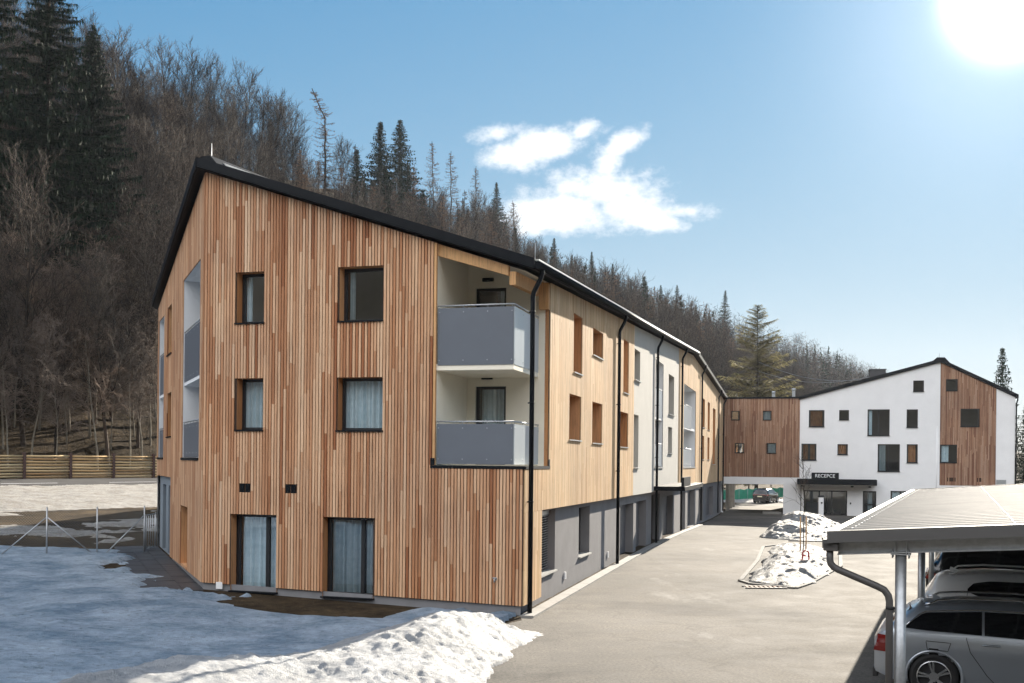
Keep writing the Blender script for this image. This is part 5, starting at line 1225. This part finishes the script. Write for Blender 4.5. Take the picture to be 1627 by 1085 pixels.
def spruce_parts(rnd, H, R, dens=1.0, base=.05, droop=.35, leaf=.34, top_bare=False, irregular=.0, hang=True, zstep=1.0, shape=.95):
    trunk = []; p = np.zeros(3); r = H*.0115; n = 12
    for i in range(n):
        q = np.array([rnd.normal(0,.03), rnd.normal(0,.03), H*(i+1)/n]); trunk.append((p, q, r, max(.012, r*.86), rnd.random())); p, r = q, max(.012, r*.86)
    T, tone, br = [], [], []
    z = H*base; leaf0 = leaf
    while z < H*.995:
        f = z/H; k = rnd.integers(4, 7); leaf = leaf0*min(1.0, .28+1.9*(1-f))
        a0 = rnd.uniform(0, 2*math.pi)
        for j in range(k):
            a = a0+2*math.pi*j/k+rnd.normal(0,.22)
            if irregular and rnd.random() < irregular: continue
            L = (R*(1-f)**shape*1.06*(.78+.22*min(1, f/.12)))*rnd.uniform(.62,1.12)+.18
            dz0 = rnd.uniform(-.05,.2)+.35*f; out = np.array([math.cos(a), math.sin(a), 0]); side = np.array([-math.sin(a), math.cos(a), 0])
            m = max(3, int(L/(leaf*.62)*dens)); prev = np.array([0,0,z])
            for i in range(m):
                u = (i+.6)/m; P = np.array([0,0,z])+out*L*u+Z_*(L*(dz0*u-droop*u**1.5*1.3+droop*.7*u**3))
                if i % 2 == 0: br.append((prev, P, .03*(1-u)+.008, .03*(1-u)+.006, .2)); prev = P
                wd = leaf*(.55+.9*(1-abs(2*u-1))*min(1, L/2.0))
                for sg in (-1, 1):
                    for _ in range(2):
                        tip = P+side*sg*wd*rnd.uniform(.7,1.6)+out*leaf*rnd.uniform(.1,.9)+Z_*leaf*rnd.uniform(-.55,.08); w2 = leaf*rnd.uniform(.14,.26)
                        T += [P+out*w2*.6, P-out*w2*.6, tip]; tone.append(min(1,max(0,rnd.normal(.42+.2*u,.2))))
                if hang:
                    for _ in range(2):
                        tip = P+Z_*-leaf*rnd.uniform(.5,1.35)+rnd.normal(0,.1,3); w2 = leaf*rnd.uniform(.13,.24); T += [P+out*w2+side*rnd.normal(0,.1), P-out*w2+side*rnd.normal(0,.1), tip]; tone.append(min(1,max(0,rnd.normal(.3,.18))))
        z += zstep*max(.22, H*.0155)*min(1.0, .45+1.6*(1-f))*rnd.uniform(.75,1.3)/max(.6, dens**.5)
    return trunk, br, np.array(T), np.array(tone)
def make_tree(kind, seed, H, label, cat, group, **kw):
    rnd = np.random.default_rng(seed); nm = {'bare':'bare_tree', 'birch':'birch_tree', 'larch':'larch_tree', 'spruce':'spruce_tree', 'pine':'pine_tree', 'sapling':'young_tree'}[kind]
    t = empty(nm, (0,0,0), label, cat, group)
    if kind in ('spruce', 'pine'):
        tr, br, T, tone = spruce_parts(rnd, H, **kw); seg_mesh('trunk', tr+br, M['bark'], t, 5)
        np_mesh('crown', T, np.arange(len(T)).reshape(-1,3), M['needles'] if kind == 'spruce' else M['needles_pale'], t, tone=tone)
    else:
        tr, cw = larch_segs(rnd, H, **kw) if kind == 'larch' else bare_segs(rnd, H, **kw)
        seg_mesh('trunk', tr, M['lichen'] if kind == 'birch' else M['bark'], t, 7)
        seg_mesh('crown', cw, {'larch':M['larch'], 'birch':M['twig_pale'], 'bare':M['twig'], 'sapling':M['bark']}[kind], t, 3)
    return t
GB = 'bare trees on the wooded slope'; GL_ = 'brown larches on the wooded slope'; GS = 'spruces on the wooded slope'; GP = 'pale barked trees at the foot of the slope'
LB_ = 'leafless grey brown tree in the wood on the slope behind the long building'
LL_ = 'russet bare larch in the wood on the slope behind the long building'
LS_ = 'dark green spruce in the wood on the slope behind the long building'
LP_ = 'slender pale barked tree with thin drooping twigs at the foot of the dark slope'
protos = {}
protos['bare'] = [make_tree('bare', 100+i, 20, LB_, 'tree', GB, spread=.30+.03*i, start=.28) for i in range(4)]
protos['birch'] = [make_tree('birch', 120+i, 14, LP_, 'tree', GP, spread=.30, start=.25, droop=.7, thick=.75) for i in range(2)]
protos['larch'] = [make_tree('larch', 140+i, 24, LL_, 'tree', GL_, R=4.4) for i in range(3)]
protos['spruce'] = [make_tree('spruce', 160+i, 24, LS_, 'tree', GS, R=3.7+.4*i, leaf=.42, dens=.9) for i in range(3)]
HREF = {'bare':20, 'birch':14, 'larch':24, 'spruce':24}
used = set(); cnt = {}
DEF = {'bare':(LB_,GB), 'birch':(LP_,GP), 'larch':(LL_,GL_), 'spruce':(LS_,GS)}
def plant(kind, x, y, H, label=None, group=None, proto=None, rz=None, wide=1.0):
    ps_ = protos[kind]; i = random.randrange(len(ps_)) if proto is None else proto
    t = ps_[i] if ps_[i].name not in used else copy_tree(ps_[i]); used.add(ps_[i].name)
    k = H/HREF[kind]; t.location = (x, y, gz(x, y)-.15); t.scale = (k*wide, k*wide, k); t.rotation_euler = (random.uniform(-.03,.03), random.uniform(-.03,.03), random.uniform(0, 6.28) if rz is None else rz)
    if label:
        t['label'] = label
        if 'group' in t.keys(): del t['group']
    if not label: t['label'] = DEF[kind][0]; t['group'] = DEF[kind][1]
    if group: t['group'] = group
    cnt[kind] = cnt.get(kind, 0)+1
    return t
def top_at(px, py, H, Y0=86):
    """where on the slope a tree H metres tall reaches the sight line (px,py)"""
    d = ray(px, py); Y = Y0
    while Y < 700:
        P = np.array([0,0,CAMH])+d*Y/d[1]
        if to_sp(P[0], P[1])[1] > 1.5 and gz(P[0], P[1])+H >= P[2]: return P[0], P[1], H
        Y += .5
    q = None; Y = 90
    while Y < 700:
        P = np.array([0,0,CAMH])+d*Y/d[1]
        if 60 < to_sp(P[0], P[1])[1] < 82:
            df = P[2]-gz(P[0], P[1])
            if q is None or df < q[2]: q = (P[0], P[1], df)
        Y += .5
    return q
SIL = [(248,500),(318,262),(845,418),(1100,560),(1150,632),(1275,632),(1494,575),(1612,632)]
# --- trees of the skyline with a look of their own
sky_ = [('spruce',434,188,17,'small dark pointed spruce among the bare crowns left of the leaning larch'),
 ('spruce',603,190,27,'left of the pair of tall blue green spruces above the roof edge'),('spruce',637,187,28,'right and darker of the pair of tall blue green spruces above the roof edge'),
 ('larch',505,140,29,'tall larch whose broken top leans over to the left above the roof ridge'),
 ('larch',693,224,25,'first thin tipped larch right of the two tall spruces'),('larch',719,240,24,'second thin tipped larch right of the two tall spruces'),('larch',757,262,23,'larch with a fine open tip left of the clouds'),
 ('spruce',790,288,20,'slim spruce at the right end of the larch row, left of the clouds'),('spruce',880,378,19,'broad dark spruce on the ridge just right of the front downpipe'),('spruce',940,399,15,'small spruce sticking out of the far ridge under the big cloud'),
 ('spruce',1020,438,24,'big dark spruce in the middle of the hazy slope above the white render bay'),('spruce',1150,461,15,'lone thin topped spruce on the skyline left of the pale pine'),
 ('spruce',572,238,22,None),('spruce',618,262,22,None),('spruce',648,262,21,None),('spruce',668,300,18,None),('spruce',590,285,20,None),('spruce',725,330,16,None),('spruce',1052,452,14,None),('spruce',907,404,14,None),('spruce',975,418,14,None),('spruce',1075,452,13,None),('larch',820,318,22,None),('larch',560,230,22,None),('larch',545,262,21,None),('larch',655,262,22,None),('larch',735,300,21,None),('larch',775,330,20,None),('larch',805,345,20,None),('larch',590,300,19,None),
 ('bare',272,70,25,None),('bare',300,72,27,None),('bare',335,100,24,None),('bare',355,130,24,None),('bare',378,112,24,None),('bare',405,140,23,None),('bare',423,152,22,None),('bare',450,150,22,None),('bare',470,160,22,None),('bare',230,98,24,None),('bare',205,80,25,None),('bare',190,60,26,None),('bare',250,150,22,None),('bare',315,160,21,None),('bare',535,215,20,None),('bare',848,372,17,None),('bare',860,385,17,None)]
PT = []
for k, px, py, H, lab in sky_:
    if k == 'bare': py += 20
    q = top_at(px, py, H)
    if q is None: print('no spot', px); continue
    H = q[2]; q = q[:2]
    if px == 505:
        t = make_tree('larch', 155, H, lab, 'tree', None, R=5.6, lean=-2.6, fat=2.0); t.location = (q[0]+1.5, q[1], gz(*q)-.1); t.rotation_euler = (0,0,0)
    else: plant(k, q[0], q[1], H, lab, wide=1.0 if k != 'spruce' else (1.75 if px < 700 else 1.35))
    PT.append(q)
# --- big dark spruces at the left edge
for (px, Y, H, Rr, lab) in ((72,101,45,10.5,'huge dark spruce filling the upper left corner, its drooping boughs reaching over the barrier'),(-30,104,43,10.5,'second huge dark spruce cut by the left picture edge'),(142,112,36,10.5,'shorter dark spruce right behind the huge one at the upper left')):
    q = at(px, 600, Y); t = make_tree('spruce', 170+int(Y), H, lab, 'tree', None, R=Rr, leaf=.62, dens=1.5, base=.14, droop=.42, irregular=.04); t.location = (q[0], q[1], gz(q[0], q[1])-.2); PT.append((q[0], q[1]))
for (px, Y, H) in ((18,93,9),(-30,92,12),(40,97,7)):
    q = at(px, 600, Y); plant('spruce', q[0], q[1], H, wide=1.5); PT.append((q[0], q[1]))
# --- the wood itself
def try_plant(kind, s, p, H, mind, sil=True):
    x, y = from_sp(s, p)
    if any((x-a)**2+(y-b)**2 < mind*mind for a, b in PT): return False
    z = gz(x, y); px, py = proj((x, y, z+H))
    if px < -160 or px > 1300: return False
    if px > 250 and py > np.interp(px, [a for a, _ in SIL], [b for _, b in SIL])-6: return False
    bpx, bpy = proj((x, y, z+H*.2))
    if not skyline_ok(px, py): return False
    plant(kind, x, y, H); PT.append((x, y)); return True
SKX = [0,200,270,330,440,490,530,560,600,660,700,760,820,850,950,1050,1180,1280,1370,1440,1500]; SKY = [-200,100,125,168,208,235,262,274,288,300,305,325,358,384,420,458,494,524,558,584,600]
def skyline_ok(px, py): return py > np.interp(px, SKX, SKY)-4
rr = random.Random(5); tries = 0
while cnt.get('spruce', 0) < 120 and tries < 6000:
    tries += 1; s, p = rr.uniform(-25, 260), rr.uniform(6, 90); try_plant('spruce', s, p, rr.uniform(10, 20), 4.2)
tries = 0
while cnt.get('larch', 0) < 125 and tries < 6000:
    tries += 1; s, p = rr.uniform(60, 230), rr.uniform(10, 90); try_plant('larch', s, p, rr.uniform(17, 24), 3.2)
tries = 0
while cnt.get('bare', 0) < 215 and tries < 16000:
    tries += 1; s, p = rr.uniform(-30, 190), rr.uniform(2, 92); try_plant('bare', s, p, rr.uniform(14, 23), 2.6)
tries = 0
while cnt.get('birch', 0) < 60 and tries < 3000:
    tries += 1; s, p = rr.uniform(-24, 34), rr.uniform(1.2, 22); try_plant('birch', s, p, rr.uniform(8, 16), 1.8)
# low tangled brush on the slope, a mass nobody could count
rnd = np.random.default_rng(77); segs = []
for _ in range(5200):
    s, p = rnd.uniform(-32, 46), rnd.uniform(.4, 46)**1.0; x, y = from_sp(s, p); b = np.array([x, y, gz(x, y)-.05]); L = rnd.uniform(.6, 3.2); d = unit(np.array([rnd.normal(0,.5), rnd.normal(0,.5), 1.0])); tn = rnd.random()
    for i in range(3): d = unit(d+rnd.normal(0,.25,3)); q = b+d*L/3; segs.append((b, q, .016-.004*i, .012-.004*i, tn)); b = q
    for _ in range(3): e = b+unit(d+rnd.normal(0,.6,3))*L*.3; segs.append((b, e, .008, .003, tn))
setp(seg_mesh('undergrowth', segs, M['twig'], None, 3), 'low tangle of leafless brush on the shaded forest floor', 'undergrowth', kind='stuff')
# leaf litter and stones give the floor its broken light
# --- the far wood on the hazy slope: one mass
def far_tree(rnd, b, H, kind, V3, F3, tone, mi):
    if kind == 0:
        R = H*.16
        for i in range(70):
            f = rnd.uniform(.12, 1); a = rnd.uniform(0, 6.28); L = R*(1-f)**.8*rnd.uniform(.6,1.2)+.25; P = b+np.array([0,0,H*f]); tip = P+np.array([math.cos(a)*L, math.sin(a)*L, -L*.35]); w = np.array([-math.sin(a), math.cos(a), 0])*(.28+L*.2)
            V3 += [P+Z_*.25+w*.3, tip, P-Z_*.5-w*.2]; tone.append(rnd.uniform(.1,.8)); mi.append(0); V3 += [P+w, tip+w*.4, P-w-Z_*.3]; tone.append(rnd.uniform(.1,.8)); mi.append(0)
    else:
        R = H*.22; w0 = .10
        V3 += [b+np.array([-.16,0,0]), b+np.array([.16,0,0]), b+np.array([0,0,H*.9])]; tone.append(.2); mi.append(1)
        for i in range(95):
            f = rnd.uniform(.22, .97); a = rnd.uniform(0, 6.28); L = R*rnd.uniform(.4,1.1)*(1.2-.7*f); P = b+np.array([rnd.normal(0,R*.28), rnd.normal(0,R*.28), H*f]); el = rnd.uniform(.15,1.25)
            d = np.array([math.cos(a)*math.cos(el), math.sin(a)*math.cos(el), math.sin(el)]); w = unit(np.cross(d, rnd.normal(0,1,3)))*rnd.uniform(.035,.085)
            V3 += [P+w, P-w, P+d*L]; tone.append(rnd.random()); mi.append(1 if kind == 1 else 2)
rnd = np.random.default_rng(31); V3, F3, tone, mi = [], [], [], []; pts = []
gridc = {}
def far_ok(x, y, m):
    k = (int(x//6), int(y//6))
    for i in (-1,0,1):
        for j in (-1,0,1):
            for a, b in gridc.get((k[0]+i, k[1]+j), ()):
                if (x-a)**2+(y-b)**2 < m*m: return False
    gridc.setdefault(k, []).append((x, y)); return True
for a, b in PT: gridc.setdefault((int(a//6), int(b//6)), []).append((a, b))
nfar = 0
for _ in range(16000):
    s = rnd.uniform(95, 720); p = rnd.uniform(1, 100); x, y = from_sp(s, p); H = rnd.uniform(13, 20); z = gz(x, y); px, py = proj((x, y, z+H))
    if px < 560 or px > 1640: continue
    if py > np.interp(px, [a for a, _ in SIL], [b for _, b in SIL])+4 or not skyline_ok(px, py): continue
    if not far_ok(x, y, 3.6): continue
    k = rnd.random(); ks = .20 if p > 50 and s < 300 else .07
    far_tree(rnd, np.array([x, y, z-.2]), H, 0 if k < ks else (1 if k < .82 else 2), V3, F3, tone, mi); nfar += 1
V3 = np.array(V3); o = np_mesh('far_wood', V3, np.arange(len(V3)).reshape(-1,3), [M['needles'], M['twig'], M['larch']], None, tone=np.array(tone))
o.data.polygons.foreach_set('material_index', np.array(mi, np.int32)); setp(o, 'hazy brown wood covering the far slope above the roofs', 'wood', kind='stuff')
print('TREES', cnt, 'far', nfar, len(V3))
# --- pale pine behind the link, spruce by the reception gable, dark trees at the right edge
q = at(1203, 640, 132); P_ = make_tree('pine', 301, 25.2, 'tall pale green pine with a flat ragged top behind the link building', 'tree', None, R=7.2, leaf=.85, dens=2.6, base=.08, droop=.02, irregular=.36, hang=False, zstep=1.7, shape=.62); P_.location = (q[0], q[1], gz(q[0], q[1])-.2)
q = at(1592, 640, 118); P_ = make_tree('spruce', 303, 18.4, 'dark free standing spruce rising behind the right eave of the reception building', 'tree', None, R=3.9, leaf=.46, dens=.8, base=.1, irregular=.1); P_.location = (q[0], q[1], gz(q[0], q[1])-.2)
for (px, Y, H, lab) in ((1628,108,11.5,'dark green spruce at the right picture edge beside the reception wall'),(1650,100,13,'dark spruce cut by the right picture edge')):
    q = at(px, 700, Y); plant('spruce', q[0], q[1], H, lab, wide=1.5)
for (px, Y, H) in ((1340,140,14),(1400,150,14),(1556,130,13),(1190,150,11),(1225,146,9),(1168,150,9)):
    q = at(px, 700, Y); plant('bare', q[0], q[1], H, 'leafless tree seen past the reception building' if px > 1300 else 'leafless tree beyond the green net, seen through the passage', 'bare trees behind the reception' if px > 1300 else 'bare trees beyond the passage')
for s, p, H in ((66,-24,7),(74,-22,8),(82,-24,6),(90,-20,9),(70,-16,9)):
    q = from_sp(s, p); plant('spruce', q[0], q[1], H, 'low dark spruce on the bank beyond the green net, seen through the passage', 'dark spruces beyond the passage', wide=1.4)
# --- the staked sapling
sp_ = make_tree('sapling', 400, 4.0, 'thin leafless sapling tied between two orange stakes in front of the reception', 'sapling', None, spread=.26, start=.45, thick=.55, levels=2, nb=(1,1,1), twig=.006); sp_.location = (SAP[0], SAP[1], gz(SAP[0], SAP[1])+.1); sp_.rotation_euler = (0,0,.6)
# overhead wire behind the roofs
pw = MB()
for dz in (0, .9):
    a = np.array([FR.p(2,-30,0)[0], FR.p(2,-30,0)[1], 14.5+dz*1.2]); b = FR.p(14.5,-10,12.4-dz*.4); pts = [a+(b-a)*u-Z_*(1.1*math.sin(math.pi*u)) for u in np.linspace(0,1,14)]; pw.tube(pts, .018, 5)
setp(pw.build('power_line', M['steel']), 'thin power line sagging behind the reception roof', 'power line')

# ------------------------------------------------------------------ sky, clouds, sun, air
w = bpy.data.worlds.new('World'); scn.world = w; w.use_nodes = True; nt = w.node_tree; nt.nodes.clear()
out = N(nt, 'ShaderNodeOutputWorld'); bg = N(nt, 'ShaderNodeBackground'); nt.links.new(bg.outputs[0], out.inputs[0])
sky = N(nt, 'ShaderNodeTexSky', sky_type='NISHITA'); sky.sun_disc = False; sky.sun_elevation = SUN_EL; sky.sun_rotation = SUN_AZ; sky.air_density = 1.0; sky.dust_density = SKY_DUST; sky.ozone_density = 2.5; sky.altitude = 500
bg.inputs['Strength'].default_value = SKY_STR
tc = N(nt, 'ShaderNodeTexCoord'); vec = tc.outputs['Generated']
def dir_of(px, py): d = ray(px, py); return d/np.linalg.norm(d)
sund = np.array([math.sin(SUN_AZ)*math.cos(SUN_EL), math.cos(SUN_AZ)*math.cos(SUN_EL), math.sin(SUN_EL)])
def math_(op, a, b=None, clamp=False):
    n = N(nt, 'ShaderNodeMath', operation=op); n.use_clamp = clamp
    for i, v in enumerate((a, b)):
        if v is None: continue
        if isinstance(v, (int, float)): n.inputs[i].default_value = v
        else: nt.links.new(v, n.inputs[i])
    return n.outputs[0]
def dot_(d):
    n = N(nt, 'ShaderNodeVectorMath', operation='DOT_PRODUCT'); nt.links.new(vec, n.inputs[0]); n.inputs[1].default_value = tuple(d); return n.outputs['Value']
def sstep_n(v, a, b):
    n = N(nt, 'ShaderNodeMapRange', interpolation_type='SMOOTHSTEP'); n.inputs['From Min'].default_value = a; n.inputs['From Max'].default_value = b; nt.links.new(v, n.inputs['Value']); return n.outputs[0]
# cumulus: soft ellipses in direction space, broken up by noise
def blob(px, py, rx, ry, rot=0.0, wgt=1.0):
    c = dir_of(px, py); u = np.cross(c, [0,0,1]); u /= np.linalg.norm(u); v = np.cross(u, c); ca, sa = math.cos(rot), math.sin(rot)
    u, v = u*ca+v*sa, v*ca-u*sa
    a = math_('DIVIDE', dot_(u), rx/FPX); b = math_('DIVIDE', dot_(v), ry/FPX); r = math_('SQRT', math_('ADD', math_('MULTIPLY', a, a), math_('MULTIPLY', b, b)))
    return math_('MULTIPLY', math_('MULTIPLY', math_('SUBTRACT', 1.0, r), wgt), sstep_n(dot_(c), 0, .2))
mp = N(nt, 'ShaderNodeMapping'); mp.inputs['Scale'].default_value = (1, 1, 1.5); nt.links.new(vec, mp.inputs[0])
nz = noise(nt, mp.outputs[0], 15, 9, .66); nz2 = noise(nt, mp.outputs[0], 55, 6, .6)
m_ = None
for b in [(862,232,104,34,.22),(790,212,44,18,.2,.6),(925,208,36,20,.6),(985,232,52,24,.45),(965,262,40,45,0),(960,300,110,52,-.05),(900,335,110,46,0),(1000,330,95,50,-.25),(850,345,70,40,0),(1100,338,60,20,-.1,.6),(1030,352,80,22,-.1)]:
    v = blob(*b); m_ = v if m_ is None else math_('MAXIMUM', m_, v)
cl = math_('ADD', math_('MULTIPLY', m_, 1.9), math_('ADD', math_('MULTIPLY', math_('SUBTRACT', nz, .5), 2.3), math_('MULTIPLY', math_('SUBTRACT', nz2, .5), 1.8)))
cmask = sstep_n(cl, .06, 1.45)
# unseen bright clouds added behind the camera to fill the shaded facades
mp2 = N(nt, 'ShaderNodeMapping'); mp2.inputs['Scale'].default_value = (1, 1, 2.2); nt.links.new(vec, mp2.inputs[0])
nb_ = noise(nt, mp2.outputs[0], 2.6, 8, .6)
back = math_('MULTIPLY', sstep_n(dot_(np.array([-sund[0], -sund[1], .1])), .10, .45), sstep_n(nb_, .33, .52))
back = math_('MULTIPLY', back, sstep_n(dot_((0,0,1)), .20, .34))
hs = N(nt, 'ShaderNodeHueSaturation'); hs.inputs['Saturation'].default_value = SKY_SAT; hs.inputs['Value'].default_value = 1.0; sk = mixc(nt, 1.0, sky.outputs[0], (.985,.99,1.08), 'MULTIPLY')
dv = N(nt, 'ShaderNodeVectorMath', operation='DIVIDE'); a_ = N(nt, 'ShaderNodeVectorMath', operation='ADD'); a_.inputs[1].default_value = (SKY_KNEE,)*3
m2 = N(nt, 'ShaderNodeVectorMath', operation='SCALE'); m2.inputs['Scale'].default_value = SKY_KNEE
nt.links.new(sk, a_.inputs[0]); nt.links.new(sk, m2.inputs[0]); nt.links.new(m2.outputs[0], dv.inputs[0]); nt.links.new(a_.outputs[0], dv.inputs[1])
nt.links.new(dv.outputs[0], hs.inputs['Color'])
# aureole round the sun
g1 = math_('POWER', math_('MAXIMUM', dot_(sund), 0.0), 2600.0); g2 = math_('POWER', math_('MAXIMUM', dot_(sund), 0.0), 110.0); g3 = math_('POWER', math_('MAXIMUM', dot_(sund), 0.0), 14.0)
gl_ = math_('ADD', math_('ADD', math_('MULTIPLY', g1, GLOW[0]), math_('MULTIPLY', g2, GLOW[1])), math_('MULTIPLY', g3, GLOW[2]))
c = mixc(nt, cmask, hs.outputs[0], ramp(nt, nz2, [(.3, tuple(v*.1*.86 for v in CLOUD_COL)), (.65, tuple(v*.1 for v in CLOUD_COL))])) if False else mixc(nt, cmask, hs.outputs[0], CLOUD_COL)
c = mixc(nt, back, c, FILL_CLOUD_COL)
gc = N(nt, 'ShaderNodeVectorMath', operation='SCALE'); gc.inputs[0].default_value = (1.0, .98, .93); nt.links.new(gl_, gc.inputs['Scale'])
c = mixc(nt, 1.0, c, gc.outputs[0], 'ADD')
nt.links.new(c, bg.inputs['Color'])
sd = bpy.data.lights.new('sun', 'SUN'); sd.energy = SUN_STR; sd.angle = R_(.53); sd.color = (1.0, .905, .765)
so = bpy.data.objects.new('sun', sd); COL.objects.link(so); so.rotation_euler = Vector((-sund[0], -sund[1], -sund[2])).to_track_quat('-Z', 'Y').to_euler(); so.location = (60, 60, 300)
if HAZE > 0:
    hm = bpy.data.materials.new('haze'); hm.use_nodes = True; nt = hm.node_tree; nt.nodes.clear(); o_ = N(nt, 'ShaderNodeOutputMaterial'); pv = N(nt, 'ShaderNodeVolumePrincipled')
    pv.inputs['Density'].default_value = HAZE; pv.inputs['Color'].default_value = (.80,.88,1.0,1); pv.inputs['Anisotropy'].default_value = .40; nt.links.new(pv.outputs[0], o_.inputs['Volume'])
    mb = MB(); mb.box((-900,-800,-3.0), (1150,1250,145)); ho = mb.build('haze', hm); setp(ho, kind='stuff')
scn.view_settings.view_transform = 'Standard'; scn.view_settings.look = 'None'; scn.view_settings.exposure = EXPO; scn.view_settings.gamma = 1.0
cy = scn.cycles; cy.use_denoising = True; cy.max_bounces = 6; cy.diffuse_bounces = 3; cy.glossy_bounces = 3; cy.transmission_bounces = 4; cy.transparent_max_bounces = 10; cy.volume_bounces = 0
cy.sample_clamp_indirect = 6.0; cy.caustics_reflective = False; cy.caustics_refractive = False
